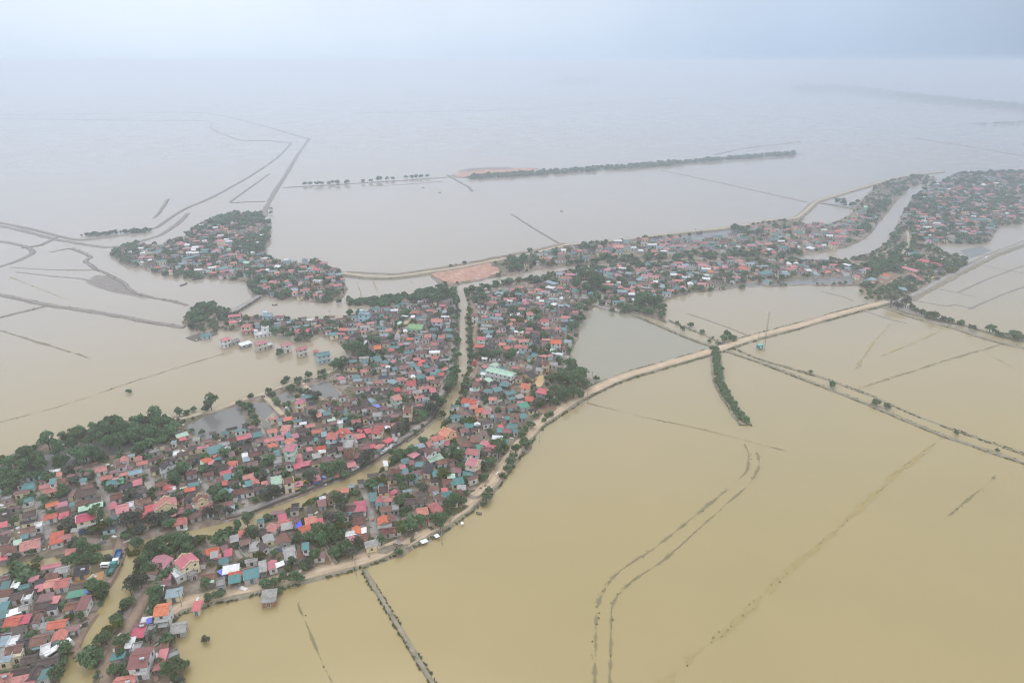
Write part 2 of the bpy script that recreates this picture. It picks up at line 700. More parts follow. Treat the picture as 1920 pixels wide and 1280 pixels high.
977 718 995 719 9 g o o 2 #peach house with orange roof
900 661 916 661 7 m p g
893 631 911 631 9 h p e 2 #crimson-roofed mint house by the canal
888 648 909 649 5 m r g
938 641 947 643 8 g o o
946 651 958 652 5 m r g
963 646 979 646 9 h r w
975 660 984 660 7 m t g
1031 637 1053 637 9 g o w 2 #wide white house with orange roof
1053 648 1059 648 5 m r g
1031 656 1041 656 6 m y g
1017 677 1030 677 8 g n o 2
963 686 973 687 6 g r g
1033 705 1045 702 9 m n g
888 736 897 734 8 h n g
899 732 905 731 6 m n g
917 736 938 738 6 g b g
943 732 957 730 7 g n g
948 738 966 732 8 m t g
925 731 941 727 8 m t g
921 723 932 722 7 m m g
957 727 967 726 6 m n g
968 745 980 740 7 m g g
764 611 793 613 10 m G e #lime green hall
808 597 830 597 9 g o v 2 #lavender house with orange roof
668 641 687 642 8 m w g #white tin roof above the lake
700 648 714 646 11 g o g 2
712 625 728 626 8 h l g
728 650 748 651 4 m t g
728 656 740 655 6 m o g
702 673 715 671 10 m t x 2 #tall grey house with teal top
716 680 727 677 8 m t g
733 679 743 676 7 m p g
767 686 781 683 8 m t g
782 684 792 682 8 m r g
794 687 804 685 7 m t g
784 676 798 677 4 m p g
827 688 840 688 8 h o g
842 696 850 691 8 m t g
824 701 831 701 6 m r g
825 657 840 656 9 g n w
808 666 822 667 8 g r g
809 645 820 644 8 m r g
798 626 808 627 9 g o g
809 629 819 628 8 m t g
822 628 834 628 9 g r w
838 630 848 629 7 m t g
833 618 847 618 6 m t g
762 635 776 635 6 m r g
769 623 776 624 7 h r g
776 671 787 669 8 h r g
781 708 797 703 8 m t g
801 705 812 705 8 g o c
745 708 758 706 9 h r w
760 713 780 712 10 h r w 2 #white house with big red hip roof
728 713 744 717 7 m l g
738 731 751 728 8 m r g
734 743 749 738 9 g o e 2 #mint house with orange roof
759 731 771 733 8 g r w
752 736 764 734 7 g n g
671 605 678 606 8 g r w
635 617 655 618 5 m r g
632 623 648 624 6 g r g
646 633 653 633 6 m r g
617 627 634 624 8 m t g
745 605 753 605 8 m y g
638 706 643 708 7 g p w
664 728 690 724 6 g m g
716 735 730 728 8 g b g
684 729 694 730 7 m m g
748 690 766 682 8 g m g
798 695 815 686 8 g m g
765 697 776 695 8 g m g
781 697 790 696 7 m g g
783 703 790 701 5 m m g
374 624 395 620 9 h t b #teal-roofed raft house
413 634 428 628 7 g p w 2 #white lakeside tower house
430 640 448 634 6 f x g
448 644 470 637 8 m w g
476 640 499 634 7 g p t 2 #tan lakeside house
500 645 510 641 4 f w g
526 643 543 638 7 g p w 2 #lakeside house behind the round bush
555 652 573 645 7 g p t 2
590 660 618 655 9 g t b 2 #teal-roofed lakeside longhouse
587 656 597 654 6 m r g
427 590 452 588 9 g p g
430 605 443 601 8 m p g
451 604 471 604 9 h r c 2 #red-roofed house with cream arcade
452 619 478 614 6 m p g
489 612 504 611 6 f w w 2 #white terraced house
475 624 508 619 10 f w w
492 592 511 591 9 f l b 2 #sky-blue block by the river
513 591 531 592 8 h m w 2
554 617 580 617 10 h p g #open red pavilion
672 588 694 588 9 f l b 2 #steel-blue block on the river bank
773 585 786 585 7 m r g
799 582 813 582 7 m r g
824 573 836 573 6 m p g
832 580 841 580 5 m p g
757 593 761 591 5 m w g
770 593 778 593 5 m w g
829 584 838 584 5 m l g
884 589 896 589 7 g m w 2 #white cube house with maroon top
904 591 912 591 7 h r g
889 556 895 556 6 h o g
895 553 905 554 5 m y g
931 555 940 555 7 f g g 2
944 561 953 560 6 m p g
957 558 966 557 8 h r g
982 566 992 566 9 h r g
972 576 983 576 9 h r g
987 585 1000 584 9 h r e 2 #pale green house with red roof
983 602 993 602 7 m p g
1013 597 1030 598 8 g r w 2 #white house with dark windows
1006 606 1019 607 8 g n w
1051 592 1066 592 9 g o v 2
1052 604 1064 604 8 g k v
1040 613 1054 613 9 h r w
1053 618 1062 616 8 m t g
1067 600 1076 601 6 m t g
986 614 999 614 7 g r w
985 623 994 623 6 m r g
950 604 960 604 8 g o w
957 597 966 598 7 h o g
921 602 930 601 7 g m g
936 597 944 597 6 m l g
970 588 975 587 4 m w g
954 633 966 633 8 g o c
972 635 992 636 9 g o g
978 639 992 640 6 m t g
949 638 960 639 6 m t g
1003 540 1013 540 8 h o g
1024 537 1040 540 8 m w g
1043 536 1057 536 10 h r g
1026 526 1042 533 8 m l g
1010 530 1026 533 9 g n g
956 542 964 542 7 m p g
929 548 943 551 9 m l g
940 545 952 546 8 m e g
1034 572 1044 568 6 m w g
1060 546 1067 545 6 m p g
1038 543 1044 544 6 m t g
1148 461 1168 458 12 g o w #orange-roofed house by the northern dyke
1147 476 1152 475 8 g p w
1196 469 1206 469 8 m w g
1209 478 1219 478 8 m w g
1226 475 1236 475 10 h o g
1238 470 1250 471 6 m w g
1191 480 1196 480 9 h p g
1363 479 1375 479 8 g p g
1324 468 1335 468 10 h p g
1304 469 1310 467 8 h o g
1421 419 1432 420 12 h m w 2 #white house on the northern dyke
1445 431 1455 431 10 h r w
1427 469 1436 472 9 m r g
1432 474 1440 474 8 m r g
1446 473 1456 473 8 m p g
1565 432 1581 434 12 m o g
1584 431 1600 431 10 m r g
1556 454 1570 454 11 g p c 2 #yellow house on the river bend
1512 463 1527 466 10 m w g
1500 468 1510 472 8 m r g
1593 411 1606 409 10 g r w
1620 385 1630 386 12 g y e #pale green house by the far pond
1385 498 1407 502 10 g r e #mint gable house on the river strip
1422 512 1448 510 12 m t g
1433 523 1444 526 10 m t g
1480 499 1495 499 10 m o g
1328 508 1337 508 9 m o g
1316 521 1332 523 9 m w g
1275 528 1285 528 10 h o g
1155 512 1165 517 9 g p w
1249 506 1255 505 8 h p g
1250 526 1265 526 8 g m w
1185 536 1190 536 9 h p w
1193 523 1204 523 8 m l g
1581 494 1595 498 7 m w g
1619 500 1632 502 11 h p w
1568 507 1575 507 8 m o g
1549 508 1556 511 8 m o g
1655 516 1667 516 9 m o g
1620 526 1632 526 9 m t g
1629 521 1642 524 10 m l g
1632 529 1641 529 6 m p g
1727 484 1770 497 10 g p c #upper crimson school block
1694 498 1729 508 10 g p c #lower crimson school block
1755 505 1770 502 10 g b w
1682 498 1690 499 8 m p g
1707 510 1716 513 8 h r g
1706 472 1720 471 14 g t w #teal-roofed hall by the school
1715 516 1724 518 8 h r g
1722 520 1732 523 8 h r g
1690 532 1702 532 10 g m w
1686 541 1700 542 12 m l g
1690 480 1698 482 9 h p g
1793 350 1803 350 12 g r c #cream house in the far village
1825 351 1835 352 14 h p w
1836 354 1850 354 14 m p g
1757 365 1770 364 12 m p g
1877 355 1907 357 10 g n c
1727 400 1738 402 9 m r g
1713 423 1727 424 12 m p g
1718 438 1733 439 12 g r c
1721 414 1730 415 10 m r g
1830 427 1840 427 10 m o g
1735 384 1744 386 10 h p w
1737 422 1747 422 9 g r w
408 449 420 449 10 g p c 2 #cream tower house in the hamlet
400 466 412 468 10 h p w
359 463 373 463 9 m w g
372 460 382 459 10 h r g
373 473 390 471 7 m t g
346 485 372 477 5 m t g
370 489 390 487 9 m p g
408 505 428 500 10 m t g
376 507 390 507 10 f x w
392 511 406 510 8 m o g
425 467 434 466 9 m y c
300 500 312 498 6 m l g
292 502 300 500 7 m o g
586 503 598 502 9 g p b 2 #pale blue tower house in the hamlet
564 498 575 498 8 g r c
588 525 603 527 8 f w w
455 491 469 492 8 m y g
445 483 453 484 8 g p w
515 498 525 499 8 m w g
487 504 495 504 8 h o g
486 499 495 499 6 m t g
533 526 544 527 8 m o g
547 546 557 545 8 h o g
505 527 514 529 8 m p g
500 515 508 514 8 g m w
497 505 504 506 7 m w g
638 521 645 521 8 m p g
540 534 548 535 7 m p g
"""
# ---------------------------------------------------------------- land, dykes, roads, water
LAND_POLYS = [
 # the village between the lake, the river and the dyke road
 """-60 893 0 862 70 832 150 809 230 789 300 772 330 783 400 768 450 750 490 739 540 719 600 702 640 687 652 670 646 654 625 640
 600 632 575 634 545 628 520 622 490 620 470 618 440 622 405 620 385 628 358 622 338 604 352 590 372 568 400 566 425 578 455 590 500 596 560 600 620 597 650 592 690 583
 735 566 790 560 830 551 862 543 905 534 950 529 1000 520 1060 507 1150 500 1240 495 1300 487 1400 488 1500 488 1560 491 1600 487 1640 470
 1665 452 1676 432 1690 405 1708 375 1735 350 1775 336 1795 325 1940 320 1940 418 1872 424 1862 450 1850 458 1790 456 1745 462 1815 490 1805 508 1735 540 1690 568
 1668 578 1640 562 1612 537 1500 536 1400 539 1300 549 1248 563 1243 580 1250 606 1215 596 1160 579 1118 574 1096 590 1078 640
 1066 690 1080 711 1108 708 1112 730 1062 768 1012 806 986 846 952 890 916 938 880 968 830 1003 760 1039 690 1064 620 1080 540 1096 430 1122 350 1142
 334 1156 322 1182 326 1210 318 1240 345 1285 350 1340 -80 1340 -80 1000""",
 # strip north of the river
 """826 541 800 513 850 498 935 480 1062 462 1180 450 1290 437 1390 424 1440 412 1500 410 1510 408 1500 420 1560 418 1590 405 1612 378 1640 350 1680 335 1740 330 1760 336
 1730 346 1706 352 1690 362 1676 385 1660 405 1640 432 1612 456 1560 472 1500 480 1400 486 1300 481 1240 489 1150 494 1060 500 1000 508 900 527""",
 # hamlet across the river
 """206 478 225 465 250 458 300 462 340 448 375 420 402 407 440 401 490 404 506 430 502 455 494 472 512 490 560 494 590 489 640 511 652 540 640 562 610 569
 560 562 520 562 482 552 470 537 440 526 380 523 320 519 270 506 230 496""",
 # levee with the dense hedge between river and paddies
 """645 566 700 563 760 557 820 540 838 533 842 541 820 553 760 566 700 572 650 572""",
]
CANALS = [  # centre line, width
 ("866 541 868 560 871 600 872 640 869 690 858 722 852 742 838 770 826 792 795 818 748 850 702 880 655 905 600 926 540 950 470 976 400 995 345 1007 290 1017 255 1026 208 1040 150 1049 100 1055 50 1063 0 1073 -60 1082", 7.2),
 ("268 1024 250 1060 226 1110 196 1160 168 1200 150 1238 141 1290 138 1330", 9.5),
 ("935 541 905 541 870 543", 6),
]
PONDS = [
 "352 796 398 776 447 761 456 775 461 792 464 806 440 812 410 816 385 823 362 815",
 "470 758 497 753 517 770 505 778 497 786 484 778",
 "486 781 500 789 512 803 500 804 494 797",
 "514 779 527 773 535 785 522 790",
 "520 742 545 733 556 745 545 752 530 756",
 "578 724 612 714 642 741 626 748 603 745 590 738",
 "1270 446 1300 437 1385 426 1390 438 1330 452 1290 452",
 "1396 430 1425 426 1430 437 1410 440",
 "1330 540 1500 523 1600 518 1600 532 1500 533 1400 537 1340 541",
 "1800 470 1840 462 1860 470 1820 484",
 "18 902 60 864 120 842 200 822 280 802 316 806 302 830 240 846 180 862 120 878 60 898",
]
GX0, GX1, GY0, GY1, GS = -640.0, 1180.0, 128.0, 1520.0, 2.5
gx = np.arange(GX0, GX1, GS); gy = np.arange(GY0, GY1, GS)
XX, YY = np.meshgrid(gx, gy)

def seg_dist(X, Y, P, closed):
    d = np.full(X.shape, 1e9); n = len(P)
    for i in range(n if closed else n-1):
        a = P[i]; b = P[(i+1) % n]; ax, ay = a; bx, by = b
        l2 = (bx-ax)**2+(by-ay)**2+1e-9
        t = np.clip(((X-ax)*(bx-ax)+(Y-ay)*(by-ay))/l2, 0, 1)
        d = np.minimum(d, (X-ax-t*(bx-ax))**2+(Y-ay-t*(by-ay))**2)
    return np.sqrt(d)
def inside(X, Y, P):
    r = np.zeros(X.shape, bool); n = len(P)
    for i in range(n):
        (x1, y1), (x2, y2) = P[i], P[(i+1) % n]
        c = ((y1 > Y) != (y2 > Y)) & (X < (x2-x1)*(Y-y1)/(y2-y1+1e-12)+x1)
        r ^= c
    return r
def window(P, pad):
    xs = [p[0] for p in P]; ys = [p[1] for p in P]
    i0 = max(0, int((min(xs)-pad-GX0)/GS)); i1 = min(len(gx), int((max(xs)+pad-GX0)/GS)+2)
    j0 = max(0, int((min(ys)-pad-GY0)/GS)); j1 = min(len(gy), int((max(ys)+pad-GY0)/GS)+2)
    return slice(j0, j1), slice(i0, i1)

HH = np.full(XX.shape, -1.6)
LANDW = [[G(*p) for p in pts_of(s)] for s in LAND_POLYS]
for P in LANDW:
    w = window(P, 12); X, Y = XX[w], YY[w]
    d = seg_dist(X, Y, P, True); s = np.where(inside(X, Y, P), d, -d)
    s = s + (fbm(X/11, Y/11)-0.5)*7.0
    h = np.clip(s/3.0, -1.6, 1.0)
    HH[w] = np.maximum(HH[w], h)
HH = np.where(HH > 0.5, HH+(fbm(XX/9, YY/9)-0.5)*0.5, HH)
CANALW = [(catmull([G(*p) for p in pts_of(s)], 6.0), wd) for s, wd in CANALS]
for P, wd in CANALW:
    w = window(P, 20); X, Y = XX[w], YY[w]
    d = seg_dist(X, Y, [tuple(p) for p in P], False) - wd/2 + (fbm(X/7, Y/7)-0.5)*2.0
    HH[w] = np.minimum(HH[w], np.clip(d/1.6-0.2, -1.2, 3))
PONDW = [[G(*p) for p in pts_of(s)] for s in PONDS]
for P in PONDW:
    w = window(P, 12); X, Y = XX[w], YY[w]
    d = seg_dist(X, Y, P, True); s = np.where(inside(X, Y, P), -d, d) + (fbm(X/6, Y/6)-0.5)*3.0
    HH[w] = np.minimum(HH[w], np.clip(s/1.8-0.3, -1.2, 3))

def ground(x, y):
    u = (x-GX0)/GS; v = (y-GY0)/GS; i = int(u); j = int(v)
    if i < 0 or j < 0 or i >= len(gx)-1 or j >= len(gy)-1: return -1.6
    u -= i; v -= j
    return float((HH[j, i]*(1-u)+HH[j, i+1]*u)*(1-v)+(HH[j+1, i]*(1-u)+HH[j+1, i+1]*u)*v)

def ground_material():
    m, nt, b = nodes_of('village_earth')
    p = pos(nt)
    n1 = noise(nt, p, 0.045, 4, 0.6); n2 = noise(nt, p, 0.22, 5, 0.65); n3 = noise(nt, p, 1.1, 3, 0.6)
    r1 = ramp(nt, ((0.35, (0.165, 0.122, 0.092)), (0.5, (0.255, 0.195, 0.152)), (0.65, (0.33, 0.295, 0.26))))
    L(nt, n2.outputs[0], r1.inputs[0])
    g = ramp(nt, ((0.48, (0, 0, 0)), (0.64, (1, 1, 1)))); L(nt, n1.outputs[0], g.inputs[0])
    g2 = ramp(nt, ((0.3, (0.060, 0.082, 0.034)), (0.7, (0.130, 0.125, 0.062)))); L(nt, n3.outputs[0], g2.inputs[0])
    out = mixc(nt, math_(nt, 'MULTIPLY', g.outputs[0], 0.75), r1.outputs[0], g2.outputs[0])
    v = N(nt, 'ShaderNodeTexVoronoi'); v.inputs['Scale'].default_value = 0.55; L(nt, p, v.inputs['Vector'])
    vr = ramp(nt, ((0.0, (1, 1, 1)), (0.2, (0, 0, 0)))); L(nt, v.outputs['Distance'], vr.inputs[0])
    pick = ramp(nt, ((0.6, (0, 0, 0)), (0.7, (1, 1, 1)))); L(nt, v.outputs['Color'], pick.inputs[0])
    out = mixc(nt, math_(nt, 'MULTIPLY', math_(nt, 'MULTIPLY', vr.outputs[0], pick.outputs[0]), 0.8), out, (0.5, 0.47, 0.44))
    L(nt, out, b.inputs['Base Color']); b.inputs['Roughness'].default_value = 0.95
    b.inputs['Specular IOR Level'].default_value = 0.1
    return m
M_EARTH = ground_material()
keep = (HH[:-1, :-1] > -0.9) | (HH[1:, :-1] > -0.9) | (HH[:-1, 1:] > -0.9) | (HH[1:, 1:] > -0.9)
jj, ii = np.nonzero(keep); W_ = len(gx)
F = np.stack([jj*W_+ii, jj*W_+ii+1, (jj+1)*W_+ii+1, (jj+1)*W_+ii], 1)
used, inv = np.unique(F, return_inverse=True)
V = np.stack([XX.ravel()[used], YY.ravel()[used], HH.ravel()[used]], 1)
tag(np_mesh('village_ground', V, inv.reshape(F.shape), M_EARTH, smooth=True), 'low muddy ground the village stands on', kind='structure')

# ---- water
def water_material(name, shallow, deep, tint):
    m, nt, b = nodes_of(name)
    p = pos(nt)
    n1 = noise(nt, p, 0.0035, 4, 0.55); n2 = noise(nt, p, 0.02, 3, 0.6)
    f = math_(nt, 'ADD', math_(nt, 'MULTIPLY', n1.outputs[0], 0.75), math_(nt, 'MULTIPLY', n2.outputs[0], 0.25))
    r = ramp(nt, ((0.36, shallow), (0.64, deep))); L(nt, f, r.inputs[0])
    out = r.outputs[0]
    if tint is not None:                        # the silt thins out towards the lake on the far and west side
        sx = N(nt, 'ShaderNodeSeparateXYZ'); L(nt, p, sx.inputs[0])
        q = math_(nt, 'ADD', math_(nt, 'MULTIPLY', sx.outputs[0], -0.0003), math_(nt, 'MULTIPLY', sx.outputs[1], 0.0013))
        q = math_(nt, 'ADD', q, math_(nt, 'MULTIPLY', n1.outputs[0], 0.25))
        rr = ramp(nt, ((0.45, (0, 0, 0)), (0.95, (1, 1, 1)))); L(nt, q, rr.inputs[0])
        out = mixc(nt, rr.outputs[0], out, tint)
    L(nt, out, b.inputs['Base Color'])
    n4 = noise(nt, p, 0.012, 4, 0.6); rg = ramp(nt, ((0.35, (.07, .07, .07)), (0.65, (.24, .24, .24)))); L(nt, n4.outputs[0], rg.inputs[0]); L(nt, rg.outputs[0], b.inputs['Roughness']); b.inputs['IOR'].default_value = 1.33
    b.inputs['Specular IOR Level'].default_value = 0.5
    nb = noise(nt, p, 0.35, 2, 0.5); bp = N(nt, 'ShaderNodeBump'); bp.inputs['Strength'].default_value = 0.05; bp.inputs['Distance'].default_value = 0.3
    L(nt, nb.outputs[0], bp.inputs['Height']); L(nt, bp.outputs[0], b.inputs['Normal'])
    return m
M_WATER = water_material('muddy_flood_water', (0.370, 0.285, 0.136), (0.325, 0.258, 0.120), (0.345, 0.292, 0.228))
M_POND = water_material('still_pond_water', (0.15, 0.145, 0.135), (0.18, 0.17, 0.155), None)
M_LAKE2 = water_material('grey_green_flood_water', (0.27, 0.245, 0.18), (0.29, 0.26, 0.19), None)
R_ = 46000.0
mb = MB(); mb.quad((-R_, -3000, 0), (R_, -3000, 0), (R_, R_, 0), (-R_, R_, 0))
tag(mb.build('flood_water', M_WATER), 'muddy flood water over the fields', kind='structure')
def flat_poly(name, P, z, m, label):
    mb = MB(); mb.quad(*[(x, y, z) for x, y in P])
    return tag(mb.build(name, m), label, kind='structure')
for P in PONDW:
    cx = sum(p[0] for p in P)/len(P); cy = sum(p[1] for p in P)/len(P)
    Q = [(cx+(x-cx)*1.03, cy+(y-cy)*1.03) for x, y in P]
    flat_poly('pond_water', Q, 0.03, M_POND, 'still grey pond water')
flat_poly('enclosed_field_water', [G(*p) for p in pts_of("1100 583 1165 582 1240 614 1340 655 1300 664 1180 700 1115 722 1080 714 1064 690 1076 640 1092 600")], 0.02, M_LAKE2, 'grey green water shut in by dykes')

# ---- coloured ground patches
M_RED = mat_surface('red_earth', (0.43, 0.235, 0.165), 0.35, 0.11, 0.95, None, ((0.58, 0.45, 0.38), 0.9), rnd=0)
M_ORANGE = mat_surface('orange_mud', (0.42, 0.23, 0.10), 0.15, 0.2, 0.6, rnd=0)
M_SAND = mat_surface('sand_heap', (0.55, 0.38, 0.2), 0.2, 0.3, 0.95, rnd=0)
M_WET = mat_surface('wet_silt', (0.19, 0.165, 0.10), 0.25, 0.3, 0.6, None, ((0.11, 0.11, 0.07), 0.6), rnd=0)
M_GREEN = mat_surface('rank_grass', (0.11, 0.12, 0.055), 0.4, 0.3, 0.95, rnd=0)
M_BARE = mat_surface('bare_yard', (0.25, 0.165, 0.115), 0.25, 0.3, 0.95, rnd=0)
M_CONC = mat_surface('yard_concrete', (0.38, 0.35, 0.30), 0.25, 0.3, 0.9, None, ((0.2, 0.17, 0.13), 0.5), rnd=0)
PATCHP = []
def patch(name, s, m, label, lift=0.1, soft=True):
    PATCHP.append([G(*p) for p in pts_of(s)])
    P = catmull([G(*p) for p in pts_of(s)]+[G(*pts_of(s)[0])], 4.0)[:-1] if soft else np.array([G(*p) for p in pts_of(s)])
    if not soft:
        P = np.concatenate([P[k]+(P[(k+1) % len(P)]-P[k])*np.linspace(0, 1, 14)[:-1, None] for k in range(len(P))]); P += (np.stack([vnoise(P[:, 0]/9, P[:, 1]/9), vnoise(P[:, 0]/9+30, P[:, 1]/9)], 1)-0.5)*7
    z = max(sorted(ground(x, y) for x, y in P)[int(len(P)*0.85)], 0.25)+lift
    P = [(x, y) for x, y in P]
    mb = MB(); mb.solid([(x, y, z) for x, y in P], 1.2)
    return tag(mb.build(name, m), label, kind='structure')
patch('red_earth_yard', "805 513 860 501 915 496 943 512 900 525 838 534", M_RED, 'bare red earth yard beside the north dyke', 0.12, False)
patch('flooded_yard', "135 1096 165 1083 196 1073 190 1096 160 1105 132 1110", M_ORANGE, 'yard under orange muddy water')
patch('sand_yard', "655 694 668 690 672 700 660 708", M_SAND, 'pale sand heap')
patch('sand_yard', "1005 712 1016 704 1022 712 1014 728 1003 726", M_SAND, 'sandy yard behind the temple')
patch('grass_field', "545 605 600 601 640 600 650 606 625 612 580 616 550 614", M_GREEN, 'rank green field by the lake houses')
patch('bare_yard', "848 329 870 321 905 317 960 316 1010 316 990 321 930 325 890 331 862 333", M_RED, 'bare earth at the near end of the far wooded dyke', 0.7, False)
patch('bare_yard', "596 1032 606 1028 622 1062 612 1066", M_BARE, 'bare brown plot by the dyke road')
patch('bare_yard', "780 905 795 896 812 902 795 916", M_BARE, 'bare brown yard')
patch('bare_yard', "1640 520 1670 512 1688 522 1670 540 1655 540", M_BARE, 'bare yard by the far road')
patch('bare_yard', "1005 770 1030 760 1045 768 1025 782", M_BARE, 'bare plot at the dyke road')
patch('concrete_yard', "784 897 798 893 806 900 794 906", M_CONC, 'pale concrete yard')
patch('concrete_yard', "501 1015 522 1011 532 1030 508 1040", M_CONC, 'grey concrete yard')
patch('concrete_yard', "440 1035 470 1030 475 1043 448 1052", M_CONC, 'grey concrete yard')
patch('concrete_yard', "270 906 282 903 288 918 276 921", M_CONC, 'grey concrete yard')

# ---- ribbons: dykes, roads, paths
PATHS = []                                      # (points, half width, kind) for keeping trees and houses off
def ribbon(name, s, w, h, m, label, side=2.0, rough=0.0, step=4.0, pxs=True, foot=-0.9, kind='structure', base=None, wn=0.0, taper=0):
    """An embankment: flat top w wide at height h, slopes running down into the water. rough breaks its crest with noise."""
    P = catmull([G(*p) for p in pts_of(s)], step) if pxs else s
    n = len(P); T = np.gradient(P, axis=0); T /= np.linalg.norm(T, axis=1)[:, None]+1e-9
    Nn = np.stack([-T[:, 1], T[:, 0]], 1)
    tt = np.arange(n)*step
    hh = np.full(n, h) if base is None else np.array([max(ground(x, y), base)+h for x, y in P])
    if base is not None:                        # smooth the bed along the way
        k = np.ones(7)/7; hh = np.convolve(np.pad(hh, 3, 'edge'), k, 'valid')
    prof = [(-1, 1, foot), (-1, 0.45, None), (-1, 0, 0), (0, 0, 0), (1, 0, 0), (1, 0.45, None), (1, 1, foot)]
    cols = []
    for sgn, out, z in prof:
        jit = (vnoise(tt/6.0+13*sgn+out*5, np.full(n, out*9+sgn*4.0+w))-0.5)
        off = sgn*(w/2*(1+wn*jit*2)+side*out*(1+0.8*jit))
        if z is None: zz = hh*0.55-0.02+jit*0.25*min(1, abs(h)+0.2)
        elif z == 0: zz = hh + rough*(fbm(tt/9.0, np.full(n, 3.1+w))-0.5)*2 + jit*min(0.12, 0.05*abs(h)+0.02)
        else: zz = np.full(n, z)
        cols.append(np.stack([P[:, 0]+Nn[:, 0]*off, P[:, 1]+Nn[:, 1]*off, zz], 1))
    V = np.stack(cols, 1).reshape(-1, 3); k = len(prof)
    a = (np.arange(n-1)[:, None]*k+np.arange(k-1)[None, :]).ravel()
    F = np.stack([a, a+1, a+k+1, a+k], 1)
    o = np_mesh(name, V, F, m, smooth=True)
    at = o.data.attributes.new('across', 'FLOAT', 'POINT'); at.data.foreach_set('value', np.tile(np.array([-2, -1.5, -1, 0, 1, 1.5, 2], np.float32), n))
    tag(o, label, kind=kind); PATHS.append((P, w/2, name))
    return P, hh
M_BANK = mat_surface('dyke_earth', (0.27, 0.23, 0.175), 0.35, 0.25, 0.95, None, ((0.16, 0.165, 0.095), 0.8), rnd=0)
M_MUD = mat_surface('field_bund_mud', (0.245, 0.21, 0.185), 0.3, 0.2, 0.9, None, ((0.14, 0.135, 0.10), 0.6), rnd=0)
M_ROAD = mat_surface('sandy_road', (0.56, 0.43, 0.30), 0.18, 0.12, 0.95, None, ((0.45, 0.33, 0.23), 0.6), rnd=0)
M_ROADC = mat_surface('concrete_road', (0.52, 0.43, 0.31), 0.15, 0.1, 0.9, None, ((0.40, 0.31, 0.22), 0.6), rnd=0)
M_LANE = mat_surface('grey_lane', (0.33, 0.30, 0.275), 0.25, 0.15, 0.9, None, ((0.17, 0.14, 0.12), 0.6), rnd=0)
def rut_road(m, c, f):                          # two wheel ruts worn into the surface
    nt = m.node_tree; b = nt.nodes['Principled BSDF']; src = b.inputs['Base Color'].links[0].from_socket
    a = N(nt, 'ShaderNodeAttribute', attribute_name='across'); t = math_(nt, 'ABSOLUTE', a.outputs['Fac'])
    r = ramp(nt, ((0.0, (.35, .35, .35)), (0.22, (0, 0, 0)), (0.34, (1, 1, 1)), (0.52, (1, 1, 1)), (0.66, (0, 0, 0)), (0.85, (0, 0, 0)), (1.0, (.8, .8, .8)))); L(nt, t, r.inputs[0])
    n = noise(nt, pos(nt), 0.09, 3, 0.6)
    L(nt, mixc(nt, math_(nt, 'MULTIPLY', math_(nt, 'MULTIPLY', r.outputs[0], n.outputs[0]), f), src, c), b.inputs['Base Color'])
for m_ in (M_ROAD, M_ROADC): rut_road(m_, (0.38, 0.28, 0.195), 0.9)
M_TRACK = mat_surface('brown_track', (0.29, 0.205, 0.155), 0.25, 0.15, 0.95, None, ((0.18, 0.14, 0.1), 0.6), rnd=0)
M_WALL = mat_surface('canal_wall_stone', (0.10, 0.088, 0.08), 0.3, 0.5, 0.9, rnd=0)

def dyke_road(s, w, h, surf, label, bank=M_BANK, side=3.0, sw=None, step=4.0):
    P, hh = ribbon('dyke', s, w, h, bank, 'earth dyke under '+label, side=side, step=step, wn=0.15)
    ribbon('road', P, sw or w*0.8, h+0.06, surf, label, side=0.25, foot=h-0.3, step=step, pxs=False, wn=0.22)
    return P
D_MAIN = "318 1150 334 1138 380 1124 430 1112 480 1101 540 1087 620 1067 690 1047 760 1018 830 981 880 945 915 912 950 868 985 822 1010 795 1060 762 1100 738 1140 719 1180 704 1260 681 1340 658 1400 638 1500 611 1580 588 1664 567"
P_MAIN = dyke_road(D_MAIN, 7.6, 1.05, M_ROAD, 'the pale sandy dyke road', side=1.9, sw=6.8)
P_NORTH = dyke_road("640 514 690 521 740 521 800 513 860 504 900 496 1000 477 1062 462 1120 456 1180 450 1280 438 1380 427 1440 415 1490 411 1512 396 1530 380 1570 367 1620 352 1690 333 1768 323", 7, 1.8, M_ROADC, 'the north dyke road', side=3.5, sw=4.6, step=6)
ribbon('dyke', "652 510 740 514 800 506 860 497 900 489 1000 470 1058 456", 2.5, 0.8, M_BANK, 'outer bund north of the dyke road', side=2, rough=0.3)
dyke_road("1676 572 1720 552 1770 525 1810 505 1860 480 1925 455", 6, 1.8, M_LANE, 'the grey eastern dyke road', side=4, sw=4.6)
dyke_road("455 592 500 597 560 601 620 599 650 596", 4.5, 1.3, M_ROADC, 'the pale path by the river', side=1.5, sw=3.2)
ribbon('path', "650 567 700 561 760 554 815 540", 2.2, 1.4, M_ROADC, 'pale path along the hedge levee', side=1.5)
# canal-side lanes and walls
CW, _ = CANALW[0]
def offset(P, d):
    T = np.gradient(P, axis=0); T /= np.linalg.norm(T, axis=1)[:, None]+1e-9
    return P+np.stack([-T[:, 1], T[:, 0]], 1)*d
ci = [i for i in range(len(CW)) if PX(*CW[i])[0] > -40]
seg = CW[6:int(len(CW)*0.80)]
ribbon('lane', catmull(offset(seg, -8.8), 4.0), 3.4, 0.10, M_LANE, 'grey lane along the canal', side=0.3, foot=0.2, step=4.0, pxs=False, base=0.9)
ribbon('canal_wall', catmull(offset(seg, -5.4), 4.0), 0.5, 1.35, M_WALL, 'dark stone wall lining the canal', side=0.1, foot=-0.8, step=4.0, pxs=False)
ribbon('lane', catmull(offset(CW[6:int(len(CW)*0.66)], 9.5), 4.0), 2.8, 0.08, M_TRACK, 'brown path on the far canal bank', side=0.3, foot=0.2, step=4.0, pxs=False, base=0.9)
